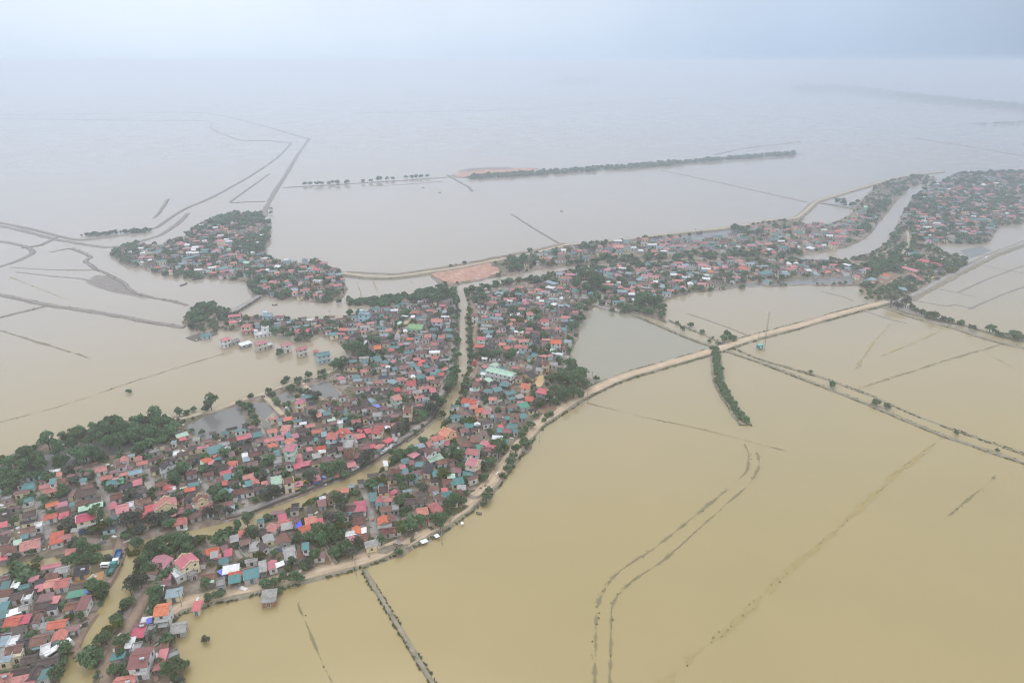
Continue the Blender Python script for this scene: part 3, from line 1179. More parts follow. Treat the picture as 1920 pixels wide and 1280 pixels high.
for s, w, m, lab in (
 ("308 1060 303 1080 288 1106 264 1140 238 1186 217 1222 207 1250 204 1290", 4.6, M_TRACK, 'brown track beside the lower canal'),
 ("231 1010 226 1030 220 1052 208 1080 195 1102", 4.2, M_TRACK, 'track across the canal'),
 ("170 1152 150 1180 138 1205 132 1226", 4.5, M_TRACK, 'brown track on the west canal bank'),
 ("140 1226 160 1222 182 1216", 3.0, M_TRACK, 'causeway over the lower canal'),
 ("72 925 76 955 84 985 94 1022", 3.2, M_LANE, 'grey lane'), ("185 893 196 920 212 960 228 1008", 3.2, M_LANE, 'grey lane'),
 ("276 880 286 908 296 940 302 958", 3.0, M_LANE, 'grey lane'), ("366 880 378 902 390 925 402 960", 3.0, M_LANE, 'grey lane'),
 ("477 832 490 862 500 890 509 922", 3.0, M_LANE, 'grey lane'), ("524 830 540 856 556 880 562 895", 2.8, M_LANE, 'grey lane'),
 ("456 935 465 952 470 968", 2.6, M_LANE, 'grey lane'), ("684 922 692 950 700 985 708 1030", 3.2, M_LANE, 'grey lane'),
 ("745 965 750 990 752 1020", 2.4, M_LANE, 'grey lane'), ("495 743 512 760 530 778 545 792", 2.6, M_ROADC, 'sandy path between ponds'),
 ("458 752 470 775 486 800 500 826", 2.2, M_LANE, 'pond-side path'), ("568 720 585 738 605 752", 2.4, M_ROADC, 'sandy path between ponds'),
 ("742 636 752 618 766 600 770 585", 3.0, M_ROADC, 'pale lane to the river'), ("608 1028 618 1050 628 1064", 2.6, M_ROAD, 'sandy side path'),
 ("1063 668 1060 690 1072 705 1092 708", 3.2, M_LANE, 'lane beside the enclosed water'),
 ("1700 425 1704 450 1700 468 1680 486", 4.0, M_ROADC, 'pale lane by the river bend'),
 ("30 845 120 820 200 797 300 778 330 788 400 771 450 754", 2.6, M_ROADC, 'pale bank path at the lake'),
 ("455 751 495 740 540 722 600 706 640 690", 2.4, M_ROADC, 'pale bank path at the lake'),
 ("887 590 890 640 892 690 882 705", 3.0, M_TRACK, 'reddish lane east of the canal'),
 ("1150 580 1165 586 1120 574 1130 560 1118 545", 3.0, M_LANE, 'lane at the village corner')):
    ribbon('lane', s, w+0.5, 0.09, m, lab, side=0.3, foot=0.2, base=0.85, wn=0.2)

def awash_material(name, c1, c2, dens):
    m, nt, b = nodes_of(name); p = pos(nt)
    a = N(nt, 'ShaderNodeAttribute', attribute_name='across'); t = math_(nt, 'SUBTRACT', 1.0, math_(nt, 'MULTIPLY', math_(nt, 'ABSOLUTE', a.outputs['Fac']), 0.5))
    n1 = noise(nt, p, 0.09, 4, 0.6); n2 = noise(nt, p, 0.9, 4, 0.7)
    f = math_(nt, 'ADD', math_(nt, 'MULTIPLY', n1.outputs[0], 0.6), math_(nt, 'MULTIPLY', n2.outputs[0], 0.4))
    q = math_(nt, 'ADD', math_(nt, 'MULTIPLY', t, 0.55), math_(nt, 'MULTIPLY', math_(nt, 'SUBTRACT', f, 0.5), 2.4))
    r = ramp(nt, ((dens, (0, 0, 0)), (dens+0.03, (1, 1, 1)))); L(nt, q, r.inputs[0])
    k = ramp(nt, ((0.35, c1), (0.65, c2))); L(nt, n2.outputs[0], k.inputs[0]); L(nt, k.outputs[0], b.inputs['Base Color']); b.inputs['Roughness'].default_value = 0.9; b.inputs['Specular IOR Level'].default_value = 0.1
    tr = N(nt, 'ShaderNodeBsdfTransparent'); mx = N(nt, 'ShaderNodeMixShader')
    L(nt, r.outputs[0], mx.inputs[0]); L(nt, tr.outputs[0], mx.inputs[1]); L(nt, b.outputs[0], mx.inputs[2])
    L(nt, mx.outputs[0], nt.nodes['Material Output'].inputs['Surface']); return m
M_AW1 = awash_material('weeds_awash', (0.185, 0.160, 0.095), (0.250, 0.210, 0.122), 0.42)
M_AW2 = awash_material('silt_awash', (0.330, 0.262, 0.125), (0.352, 0.276, 0.130), 0.42)
def awash(s, w, m=M_AW1, label='drowned field bund with weeds just awash', z=0.015, step=3.0):
    """A bund whose crest just reaches the surface: broken patches of weed and silt lying on the water."""
    P = catmull([G(*p) for p in pts_of(s)], step); n = len(P)
    T = np.gradient(P, axis=0); T /= np.linalg.norm(T, axis=1)[:, None]+1e-9; Nn = np.stack([-T[:, 1], T[:, 0]], 1)
    cols = []; ks = (-2, -1, 0, 1, 2)
    for k in ks:
        o_ = k/2*w*(1+0.5*(vnoise(np.arange(n)*0.4+k*7, np.full(n, k*3.1))-0.5)); cols.append(np.stack([P[:, 0]+Nn[:, 0]*o_, P[:, 1]+Nn[:, 1]*o_, np.full(n, z+0.01*(2-abs(k)))], 1))
    V = np.stack(cols, 1).reshape(-1, 3); a = (np.arange(n-1)[:, None]*5+np.arange(4)[None, :]).ravel()
    o = np_mesh('drowned_bund', V, np.stack([a, a+1, a+6, a+5], 1), m, smooth=True)
    at = o.data.attributes.new('across', 'FLOAT', 'POINT'); at.data.foreach_set('value', np.tile(np.array(ks, np.float32), n))
    tag(o, label, kind='structure'); AW.append((P, w)); return o
DY = []; AW = []
def bund(s, w, h, rough, label='low field dyke in the flood water', m=M_MUD, side=1.0, step=4.0, name='field_dyke'):
    w *= 0.8
    P, hh = ribbon(name, s, w, h, m, label, side=side, rough=rough, step=step, wn=0.35); DY.append((P, w, h, rough))
bund("683 1068 700 1098 720 1130 760 1196 800 1262 830 1310", 1.7, 0.55, 0.2, m=M_BANK, side=0.7)
bund("1172 584 1220 604 1290 634 1350 655 1420 678 1480 701 1560 732 1650 768 1760 814 1930 872", 2.2, 0.7, 0.15, m=M_BANK)
bund("1255 602 1320 628 1390 660 1440 678 1500 696 1560 715 1640 745 1740 788 1930 855", 1.5, 0.35, 0.4, m=M_BANK)
bund("1655 576 1720 598 1790 616 1850 636 1930 656", 3.5, 0.7, 0.25, m=M_BANK)
bund("1672 580 1730 594 1800 608 1860 626 1930 642", 3.0, 1.0, 0.2, m=M_BANK)
bund("-30 548 20 557 90 572 200 589 280 604 345 614", 4.5, 0.7, 0.35, m=M_MUD, side=2)
bund("95 572 50 583 -20 600", 3.0, 0.6, 0.2)
awash("-20 614 40 632 100 650 165 670", 3.0, M_AW1)
awash("-20 796 60 776 130 756 230 722 330 690 425 661", 1.6, M_AW1)
bund("-20 417 0 418 60 430 145 450 220 443 290 428 312 414 345 393 400 369 470 330 520 296 545 270", 4, 1.0, 0.2, step=8, side=2)
bund("-20 420 40 432 100 448 150 457 200 464 240 459 300 441 340 414 352 400", 5, 0.5, 0.5, step=8, side=3)
bund("545 268 500 264 450 263 415 250 396 240 398 231 380 227 300 226 -20 223", 4, 1.0, 0.1, step=14)
bund("580 261 540 250 480 232 400 214 360 211 200 213 -20 216", 4, 1.0, 0.1, step=16)
bund("580 261 560 288 535 330 515 360 500 388 495 406", 5, 1.0, 0.3, step=8, side=3)
bund("496 378 460 379 432 380 455 362 480 344 505 326", 3, 0.7, 0.1, step=8)
bund("-20 450 20 456 52 464 62 474 45 484 20 494 -20 505", 4.5, 0.5, 0.3, side=2)
bund("40 465 75 460 104 446", 4, 0.8, 0.1)
bund("100 472 130 466 155 474 170 482 160 490 178 503", 4, 0.35, 0.25)
bund("178 503 212 520 232 530 246 545 280 557 320 564 352 573", 3, 0.35, 0.25)
bund("20 501 80 505 140 506 180 506", 2.5, 0.15, 0.2)
bund("30 510 100 518 160 524 230 545 270 560", 2.5, 0.15, 0.2)
bund("290 408 298 400 310 382 315 374", 4, 0.6, 0.1)
bund("960 402 1000 428 1030 446 1054 460", 3, 0.3, 0.35, step=8)
bund("530 352 620 347 700 342 780 337 850 332", 4, 0.7, 0.2, step=8)
bund("700 349 760 346 830 340", 3, 0.3, 0.25, step=8)
bund("838 328 880 352 884 358", 4, 0.7, 0.1, step=8)
bund("845 330 900 331 980 325 1100 317 1220 308 1350 297 1493 288", 30, 0.9, 0.35, 'far tree-covered dyke', step=10, side=8)
bund("1340 290 1400 278 1500 266", 6, 0.7, 0.2, step=12)
bund("660 213 800 210 1000 204 1150 191 1300 182 1480 173", 8, 0.8, 0.3, step=30)
bund("1240 320 1320 336 1400 354 1512 379", 3, 0.35, 0.3, step=10)
bund("1532 380 1580 388 1640 402", 5, 0.9, 0.2, step=8)
bund("1720 260 1800 272 1925 294", 6, 0.6, 0.3, step=16)
for s in ("1676 560 1730 566 1776 574 1790 571 1832 580", "1816 580 1870 556 1930 534", "1795 549 1850 524 1930 494", "1752 540 1790 548 1830 556", "1842 497 1880 505 1930 514",
          "1740 470 1800 476 1866 478", "1612 580 1660 596 1700 606", "1540 546 1580 556 1600 564", "1290 588 1360 612 1410 632"):
    bund(s, 1.5, 0.13, 0.16)
for s in ("110 508 200 511 240 545", "1690 590 1640 640 1600 700", "1780 612 1720 640 1650 668", "1830 650 1900 690", "670 530 680 562", "700 527 712 560", "760 522 800 545", "20 520 120 560"):
    awash(s, 1.5, M_AW2)
awash("1610 728 1680 706 1760 680 1880 645", 2.6, M_AW1)
awash("1100 755 1200 780 1300 801 1400 826 1484 848", 1.4, M_AW1)
awash("1396 832 1404 850 1400 882 1370 912 1330 945 1280 985 1230 1025 1160 1072 1124 1122 1117 1180 1115 1300", 2.0, M_AW1)
awash("1419 848 1424 872 1402 910 1360 946 1300 1000 1250 1045 1182 1092 1150 1130 1146 1180 1143 1300", 1.5, M_AW1)
awash("1768 818 1680 890 1560 1000 1480 1070 1380 1163 1230 1292", 4.2, M_AW2)
awash("1866 894 1820 932 1780 966", 1.6, M_AW1)
awash("555 1124 575 1170 600 1232 628 1290", 1.0, M_AW1)
bund("1340 654 1345 690 1349 720 1373 762 1398 797", 6.5, 0.7, 0.15, 'narrow wooded spit', m=M_BANK, side=2.5)
# far villages and woods stand on low islands
for s in ("1480 168 1520 163 1600 168 1700 180 1800 190 1940 200", "1025 158 1070 150 1110 147 1145 152", "1830 232 1880 230 1940 226", "870 322 900 318 960 316"):
    bund(s, 60 if '1480' in s or '1025' in s else 20, 1.0, 0.4, 'low far island', step=30, side=20, name='far_island')
tag(np_mesh('mud_flat', *(lambda P: (np.array([(x, y, 0.06) for x, y in P]+[(sum(p[0] for p in P)/len(P), sum(p[1] for p in P)/len(P), 0.12)]), np.array([(i, (i+1) % len(P), len(P)) for i in range(len(P))])))(
    [tuple(p) for p in catmull([G(*p) for p in pts_of("160 530 180 516 215 520 236 532 250 548 272 558 240 553 200 545 160 530")], 5)[:-1]]), M_MUD), 'exposed brown mud flat', kind='structure')
# ---------------------------------------------------------------- houses
M_GLASS = plain('dark_window', (0.035, 0.04, 0.045), 0.25, 0.05)
M_DOOR = plain('brown_door', (0.13, 0.06, 0.035), 0.6)
M_DOORB = plain('blue_door', (0.06, 0.14, 0.22), 0.6)
M_SHADE = plain('dark_interior', (0.05, 0.047, 0.045), 0.9)
M_TRIM = plain('white_trim', (0.7, 0.69, 0.66), 0.8)
M_POST = plain('grey_post', (0.33, 0.31, 0.29), 0.9)
M_STEEL = plain('steel_tank', (0.38, 0.39, 0.40), 0.35, 0.05, 0.6)
M_BLUE = mat_surface('blue_tarpaulin', (0.055, 0.085, 0.55), 0.2, 0.8, 0.5, rnd=0.1)
RNAME = {'o': 'bright orange', 'r': 'salmon red', 'p': 'crimson', 'm': 'maroon', 'b': 'dark brown', 'n': 'red-brown', 't': 'teal', 'e': 'green',
         'l': 'blue-grey', 'k': 'charcoal', 'g': 'grey', 'w': 'white', 'x': 'concrete', 'y': 'pale green', 'G': 'lime green', 'c': 'cream'}
WNAME = {'w': 'white', 'c': 'cream', 'b': 'pale blue', 'o': 'peach', 'e': 'mint', 'k': 'brick', 'y': 'ochre', 'v': 'lavender', 'x': 'concrete', 'g': 'grey', 'p': 'pink', 't': 'tan'}

def hash01(*a):
    return (math.sin(sum(v*(12.9898+7.13*i) for i, v in enumerate(a)))*43758.5453) % 1.0

class House: pass
ALL = []
for line in HOUSES.strip().splitlines():
    data, _, lm = line.partition('#')
    t = data.split(); h = House()
    x1, y1, x2, y2 = map(float, t[:4]); h.W = float(t[4]); h.form, h.roof, h.wall = t[5], t[6], t[7]
    h.st = int(t[8]) if len(t) > 8 else 1; h.mark = lm.strip()
    if h.W >= 6 and not h.mark: h.W = max(4.2, h.W*0.68)
    elif h.mark: h.W *= 0.86
    h.hw = {1: 2.8, 2: 6.0, 3: 9.4}[h.st]
    if h.form == 'm' and h.st == 1: h.hw = 2.5 if h.W <= 4 else (3.0 if h.W < 7 else 3.6)
    slope = 0.34 if h.roof in 'pmtlwyg' else 0.46
    h.rise = h.W/2*slope if h.form in 'gh' else (h.W*0.10 if h.form == 'm' else 0.0)
    zr = 1.0+h.hw+(h.rise if h.form in 'gh' else h.rise/2)
    a = Vector(G(x1, y1, zr)); b = Vector(G(x2, y2, zr))
    if (b-a).x < 0: a, b = b, a
    c = (a+b)/2; d = b-a; ln = d.length
    if h.form == 'm' and h.W > 5 or h.form == 'f': pass
    h.c = c; h.u = d/ln; h.L = max(3.2, min(ln*0.94, 42)); h.rot = math.atan2(d.y, d.x)
    if h.form in 'gh': h.L = max(h.L, 5.5)
    h.px, h.py = (x1+x2)/2, (y1+y2)/2
    h.z = max(ground(c.x, c.y), -0.2)
    s = ppm(c.y); h.area = h.L*h.W*s*s*0.5+h.hw*h.L*s*s*0.6
    h.cat = 'shed' if h.form == 'm' and h.st == 1 else 'house'
    h.d1, h.d2 = hash01(x1, y1), hash01(x2, y2, 3)
    h.wall_seen = h.wall
    if h.wall == 'g' and h.st == 1 and h.form in 'ghm':
        q = hash01(x1, y2, 9); h.wall = 'w' if q < 0.24 else ('c' if q < 0.36 else ('t' if q < 0.5 else 'g'))
    ALL.append(h)

# neighbours share their lanes' directions: ease each traced angle towards the local grid
import cmath
for h in ALL:
    v = 0
    for g in ALL:
        d2 = (g.c-h.c).length_squared
        if d2 < 55**2: v += cmath.exp(4j*g.rot)*g.L*math.exp(-d2/1400)
    m = cmath.phase(v)/4; dlt = (m-h.rot+math.pi/4) % (math.pi/2)-math.pi/4; h.rot2 = h.rot+dlt*(0.7 if abs(dlt) < 0.5 and not h.mark else 0.25)
for h in ALL: h.rot = h.rot2; h.u = Vector((math.cos(h.rot), math.sin(h.rot)))

def roof_bm(h, x0, x1, y0, y1, hw):
    """Roof shapes in the house's own frame (x along the ridge)."""
    mb = MB(); t = 0.14; ym = (y0+y1)/2; zr = hw+h.rise
    if h.form == 'g':
        mb.solid([(x0, y0, hw), (x1, y0, hw), (x1, ym, zr), (x0, ym, zr)], t)
        mb.solid([(x0, ym, zr), (x1, ym, zr), (x1, y1, hw), (x0, y1, hw)], t)
        mb.box(x0-0.04, x1+0.04, ym-0.16, ym+0.16, zr-0.05, zr+0.10)
    elif h.form == 'h':
        k = min((y1-y0)/2, (x1-x0)*0.42)
        a, b = x0+k, x1-k
        mb.solid([(x0, y0, hw), (x1, y0, hw), (b, ym, zr), (a, ym, zr)], t)
        mb.solid([(x1, y1, hw), (x0, y1, hw), (a, ym, zr), (b, ym, zr)], t)
        mb.solid([(x0, y1, hw), (x0, y0, hw), (a, ym, zr)], t)
        mb.solid([(x1, y0, hw), (x1, y1, hw), (b, ym, zr)], t)
        mb.box(a-0.1, b+0.1, ym-0.14, ym+0.14, zr-0.06, zr+0.09)
    elif h.form == 'm':
        mb.solid([(x0, y0, hw), (x1, y0, hw), (x1, y1, hw+h.rise), (x0, y1, hw+h.rise)], 0.12)
    else:
        mb.box(x0, x1, y0, y1, hw, hw+0.22)
        p = 0.55
        for q in ((x0, x1, y0, y0+0.16), (x0, x1, y1-0.16, y1), (x0, x0+0.16, y0+0.16, y1-0.16), (x1-0.16, x1, y0+0.16, y1-0.16)):
            mb.box(q[0], q[1], q[2], q[3], hw+0.22, hw+0.22+p)
    return mb

def wall_bm(h, x0, x1, y0, y1, hw):
    mb = MB(); zb = -1.4; ym = (y0+y1)/2
    prof = [(y0, zb), (y1, zb), (y1, hw-0.1)]
    if h.form == 'g': prof += [(ym, hw+h.rise*0.96-0.16)]
    if h.form == 'm': prof = [(y0, zb), (y1, zb), (y1, hw+h.rise*0.85-0.14)]
    prof += [(y0, hw-0.1)]
    n = len(prof); i = len(mb.v)
    mb.v += [(x0, y, z) for y, z in prof]+[(x1, y, z) for y, z in prof]
    mb.f.append(tuple(range(n))); mb.f.append(tuple(range(2*n-1, n-1, -1))); mb.m += [0, 0]
    for k in range(n):
        j = (k+1) % n; mb.f.append((k, k+n, j+n, j)); mb.m.append(0)
    return mb

def opening(x, z, w, hgt, side, pos_):
    """A framed window or door panel on the -y wall (side 0), on an x end wall (side 1 / -1)."""
    mb = MB(); d = 0.05; fr = 0.10
    def bx(a, b, c, e, t0, t1, mi):
        if side == 0: mb.box(a, b, pos_-t1, pos_-t0, c, e, mi)
        elif side == 1: mb.box(pos_+t0, pos_+t1, a, b, c, e, mi)
        else: mb.box(pos_-t1, pos_-t0, a, b, c, e, mi)
    bx(x-w/2, x+w/2, z, z+hgt, -0.03, d, 0)
    for a, b, c, e in ((x-w/2-fr, x-w/2, z-fr, z+hgt+fr), (x+w/2, x+w/2+fr, z-fr, z+hgt+fr), (x-w/2, x+w/2, z+hgt, z+hgt+fr), (x-w/2, x+w/2, z-fr, z)):
        bx(a, b, c, e, -0.03, d+0.06, 1)
    bx(x-0.03, x+0.03, z, z+hgt, d, d+0.03, 1)
    return mb

def build_house(h):
    nm = {'f': 'flat_roofed_house', 'm': 'tin_shed', 'g': 'tiled_house', 'h': 'hip_roofed_house'}[h.form]
    if h.roof in 'pmtelwyg' and h.form in 'gh': nm = 'tin_roofed_house'
    if h.st >= 2: nm = 'storey_house'
    if h.mark.endswith('villa') or h.mark.endswith('mansion'): nm = 'villa'
    if 'school' in h.mark: nm = 'school_building'
    r = empty(nm, (h.c.x, h.c.y, h.z), h.rot); h.o = r
    oh = 0.45 if h.form != 'f' else 0.12
    X0, X1, Y0, Y1 = -h.L/2, h.L/2, -h.W/2, h.W/2
    x0, x1, y0, y1 = X0+oh, X1-oh, Y0+oh, Y1-oh
    hw = h.hw
    roof_bm(h, X0, X1, Y0, Y1, hw).build('roof', roof_mat(h.roof), r)
    frame = MB(); s = ppm(h.c.y)
    fc = (-h.c.x*h.u.x-h.c.y*h.u.y)              # which end wall looks at the camera
    esd = 1 if fc > 0 else -1
    open_shed = h.form == 'm' and h.st == 1 and (h.W <= 5 or (h.d1 < 0.45)) and h.wall_seen == 'g'
    if h.mark == 'open red pavilion': open_shed = True
    if open_shed:
        for k in range(max(2, int(h.L/4)+1)):
            n = max(2, int(h.L/4)+1); x = x0+(x1-x0)*k/(n-1)
            frame.box(x-0.09, x+0.09, y0, y0+0.18, -1.4, hw-0.16); frame.box(x-0.09, x+0.09, y1-0.18, y1, -1.4, hw+h.rise*0.8-0.16)
        frame.box(x0, x1, y0+0.03, y0+0.15, hw-0.34, hw-0.18); frame.box(x0, x1, y1-0.15, y1-0.03, hw+h.rise*0.7-0.36, hw+h.rise*0.7-0.2)
        frame.box(x0, x1, y0, y1, -1.4, 0.12)
        frame.build('frame', M_POST, r)
        w = MB(); w.box(x0+0.1, x1-0.1, y1-0.14, y1-0.04, 0.14, hw*0.8); w.build('back_wall', wall_mat('g'), r)
        return
    ver = h.form in 'gh' and h.st == 1 and h.W >= 4.7 and h.L > 8 and h.d1 < 0.55
    yw = y0+1.6 if ver else y0
    hy = House(); hy.form, hy.rise = h.form, h.rise
    if ver:                                      # set-back front under the eave: walls keep the same gable outline
        wb = MB(); zb = -1.4; ym = 0.0
        f = (yw-Y0)/(0-Y0)
        prof = [(yw, zb), (y1, zb), (y1, hw-0.1)]+([(ym, hw+h.rise*0.96-0.16)] if h.form == 'g' else [])+[(yw, hw+(h.rise*f if h.form == 'g' else 0)-0.16)]
        n = len(prof); wb.v += [(x0, y, z) for y, z in prof]+[(x1, y, z) for y, z in prof]
        wb.f += [tuple(range(n)), tuple(range(2*n-1, n-1, -1))]; wb.m += [0, 0]
        for k in range(n):
            j = (k+1) % n; wb.f.append((k, k+n, j+n, j)); wb.m.append(0)
        wb.build('wall', wall_mat(h.wall), r)
        n = max(3, int(h.L/3)+1); vf = MB()
        for k in range(n):
            x = x0+0.15+(x1-x0-0.3)*k/(n-1); vf.box(x-0.13, x+0.13, y0+0.02, y0+0.28, 0.3, hw-0.12)
        vf.box(x0, x1, y0, yw-0.01, -1.4, 0.3); vf.box(x0, x1, y0+0.06, y0+0.24, hw-0.42, hw-0.14)
        vf.build('veranda', M_TRIM if h.wall in 'wc' or h.d2 < 0.5 else M_POST, r)
    else:
        wall_bm(h, x0, x1, y0, y1, hw).build('wall', wall_mat(h.wall), r)
    # openings
    if h.area*0.28 > 40:
        trim = M_TRIM if h.d2 < 0.7 else M_POST
        nfl = h.st
        n = max(1, min(6, int((x1-x0)/3.0)))
        for fl in range(nfl):
            zb = 0.35+fl*3.3
            for k in range(n):
                x = x0+(x1-x0)*(k+0.5)/n
                if fl == 0 and k == n//2:
                    opening(x, zb, 1.2, 2.1, 0, yw).build('door', [M_DOOR if h.d1 < .6 else M_DOORB, trim], r)
                else:
                    opening(x, zb+0.7, 1.1, 1.25, 0, yw).build('window', [M_GLASS, trim], r)
            ne = max(1, min(2, int((y1-yw)/3.4)))
            for k in range(ne):
                y = yw+(y1-yw)*(k+0.5)/ne
                opening(y, zb+0.7, 1.0, 1.2, esd, x1 if esd > 0 else x0).build('window', [M_GLASS, trim], r)
    if h.st >= 2 and h.form != 'f' and s > 1.6:
        for fl in range(1, h.st):                # a projecting balcony slab with its parapet along the front
            z = 0.2+fl*3.3; b = MB(); xa, xb = (x0, x1) if h.d1 < 0.5 else (x0+(x1-x0)*0.3, x1)
            b.box(xa, xb, y0-1.1, y0-0.005, z, z+0.14); b.box(xa, xb, y0-1.1, y0-1.0, z+0.14, z+0.9)
            b.box(xa, xa+0.1, y0-1.0, y0-0.005, z+0.14, z+0.9); b.box(xb-0.1, xb, y0-1.0, y0-0.005, z+0.14, z+0.9)
            b.build('balcony', M_TRIM if h.wall not in 'x' else wall_mat('x'), r)
    if h.form == 'f' and h.L > 6 and h.d1 < 0.8 and s > 1.6:
        b = MB(); b.box(x0+0.5, x0+3.0, 0.2, y1-0.4, hw+0.22, hw+2.6); b.box(x0+0.3, x0+3.2, 0.0, y1-0.2, hw+2.6, hw+2.75)
        b.build('stair_house', wall_mat(h.wall), r)
    if h.d2 > 0.84 and h.form in 'gf' and h.area > 500 and s > 2.2:
        tk = MB(); zt = hw+(0.24 if h.form == 'f' else h.rise*0.5); xt = x1-1.6
        tk.tube((xt-0.8, 0.3 if h.form == 'f' else Y0*0.45, zt+0.75), (xt+0.8, 0.3 if h.form == 'f' else Y0*0.45, zt+0.75), 0.55, n=10)
        tk.box(xt-0.6, xt+0.6, (0.3 if h.form == 'f' else Y0*0.45)-0.3, (0.3 if h.form == 'f' else Y0*0.45)+0.3, zt-0.3, zt+0.4)
        tk.build('water_tank', M_STEEL, r)
    if h.wall in 'cyo' and h.st >= 2 and h.form == 'g' and s > 2.5:      # stepped gable pediments of the villas
        for sx, e in ((1, x1), (-1, x0)):
            p = MB(); q = 0.22
            a, b = (e+0.003, e+q) if sx > 0 else (e-q, e-0.003)
            ym = 0; zt = hw+h.rise
            pts = [(y0, hw-0.6), (y1, hw-0.6), (y1, hw+0.5), (y1*0.6, hw+0.55), (y1*0.5, zt*0.5+hw*0.5+0.5), (0.8, zt+0.35), (0, zt+0.9), (-0.8, zt+0.35), (y0*0.5, zt*0.5+hw*0.5+0.5), (y0*0.6, hw+0.55), (y0, hw+0.5)]
            n = len(pts); p.v += [(a, y, z) for y, z in pts]+[(b, y, z) for y, z in pts]
            p.f += [tuple(range(n)), tuple(range(2*n-1, n-1, -1))]; p.m += [0, 0]
            for k in range(n): p.f.append((k, k+n, (k+1) % n+n, (k+1) % n)); p.m.append(0)
            p.build('gable_pediment', wall_mat(h.wall), r)

def merged_house(h, acc, mats):
    """A far, few-pixel house for the mass of distant roofs."""
    T = Matrix.Translation((h.c.x, h.c.y, h.z)) @ Matrix.Rotation(h.rot, 4, 'Z')
    oh = 0.4; X0, X1, Y0, Y1 = -h.L/2, h.L/2, -h.W/2, h.W/2
    for key, mb in ((('r', h.roof), roof_bm(h, X0, X1, Y0, Y1, h.hw)), (('w', h.wall), wall_bm(h, X0+oh, X1-oh, Y0+oh, Y1-oh, h.hw))):
        if key not in mats: mats[key] = len(mats)
        acc.add(mb, T, mats[key])
    if ppm(h.c.y) > 1.1:
        mb = MB(); n = max(1, int(h.L/3))
        for k in range(n):
            x = X0+oh+(h.L-2*oh)*(k+.5)/n; mb.box(x-0.55, x+0.55, Y0+oh-0.06, Y0+oh+0.02, 0.8, 2.3)
        if ('d', 0) not in mats: mats[('d', 0)] = len(mats)
        acc.add(mb, T, mats[('d', 0)])

rank = {}
for c in ('house', 'shed'):
    S = sorted([h for h in ALL if h.cat == c], key=lambda h: -h.area*(4 if h.mark else 1))
    for k, h in enumerate(S): h.own = k < 297
for h in ALL:
    if h.own: build_house(h)
FARH = MB(); FARM = {}
for h in ALL:
    if not h.own: merged_house(h, FARH, FARM)

# ---- the mass of small roofs that nobody could count: the hamlet, the river strips, the far village, back-yard huts
BUSY = [(h.c.x, h.c.y, max(h.L, h.W)*0.5) for h in ALL]
GRID = {}
def gadd(x, y, r): GRID.setdefault((int(x//20), int(y//20)), []).append((x, y, r))
def gfree(x, y, r, m=0.0):
    i, j = int(x//20), int(y//20)
    for a in (i-1, i, i+1):
        for b in (j-1, j, j+1):
            for (u, v, q) in GRID.get((a, b), ()):
                if (u-x)**2+(v-y)**2 < (q*0.8+r+m)**2: return False
    return True
for b in BUSY: gadd(*b)
ROADPTS = {}
for P, hwid, nm_ in PATHS:
    for x, y in P: ROADPTS.setdefault((int(x//12), int(y//12)), []).append((x, y, hwid))
def off_road(x, y, m):
    i, j = int(x//12), int(y//12)
    for a in (i-1, i, i+1):
        for b in (j-1, j, j+1):
            for (u, v, q) in ROADPTS.get((a, b), ()):
                if (u-x)**2+(v-y)**2 < (q+m)**2: return False
    return True
def rand_house(x, y, ang, big, bright=0):
    h = House(); h.c = Vector((x, y)); h.rot = ang; h.u = Vector((math.cos(ang), math.sin(ang)))
    h.form = random.choices('ghmf', (6, 1, 3.2, 0.5))[0]
    h.roof = random.choices('bnmporgtlwxk', (5, 6, 2.0, 0.8, 0.4, 0.6, 1.0, 3.4, 1.2, .9, 1.0, 2.2))[0]
    if bright and random.random() < 0.45: h.roof = random.choices('rpomtwl', (3, 3, 1.5, 2, 2.2, 1.6, 1))[0]
    h.wall = random.choices('gwcbt', (3.4, 3.4, 1.6, .5, 2))[0]
    h.st = 1; h.hw = random.uniform(2.6, 3.5); h.W = random.uniform(4.2, 7)*big; h.L = random.uniform(5, 12)*big
    if h.form == 'f': h.roof = 'x'
    h.rise = h.W/2*0.42 if h.form in 'gh' else (h.W*.1 if h.form == 'm' else 0)
    h.z = max(ground(x, y), 0.0); return h
ZONES = [  # polygon, how many to try, size, main direction (degrees)
 ("208 478 250 460 300 463 340 450 402 410 440 403 490 407 503 430 495 470 500 490 560 495 590 490 640 512 648 540 610 566 520 560 482 550 440 524 380 520 320 516 270 503", 1300, 0.85, 25),
 ("950 488 1062 465 1180 455 1290 448 1400 440 1500 425 1590 415 1620 395 1650 400 1630 432 1560 468 1480 476 1400 480 1240 484 1100 492 990 503", 1300, 0.95, 5),
 ("1040 520 1150 505 1240 500 1400 494 1500 492 1580 495 1620 515 1600 532 1500 518 1400 530 1300 545 1230 565 1150 575 1080 560", 1100, 0.92, -8),
 ("1700 400 1740 355 1790 330 1935 328 1935 414 1865 424 1850 452 1740 458 1700 440", 1500, 1.0, -5),
 ("640 600 790 570 850 560 850 690 800 760 700 745 660 720 650 690 690 660 640 640", 1100, 0.72, 10),
 ("880 560 1060 535 1110 550 1080 590 1060 680 1000 720 900 720 890 640", 1100, 0.72, -12),
 ("-30 1030 0 890 200 880 330 835 500 800 620 750 740 745 830 760 740 845 600 920 430 965 250 1010", 1500, 0.56, 22),
 ("360 1080 430 1000 600 940 760 850 860 740 900 725 1040 740 960 850 880 930 800 980 600 1060 480 1085", 850, 0.56, 18),
 ("-20 1090 150 1060 140 1180 120 1260 -20 1290", 420, 0.62, 20),
 ("440 614 500 598 560 602 640 600 660 612 640 626 600 631 560 622 500 619", 420, 0.62, 20),
]
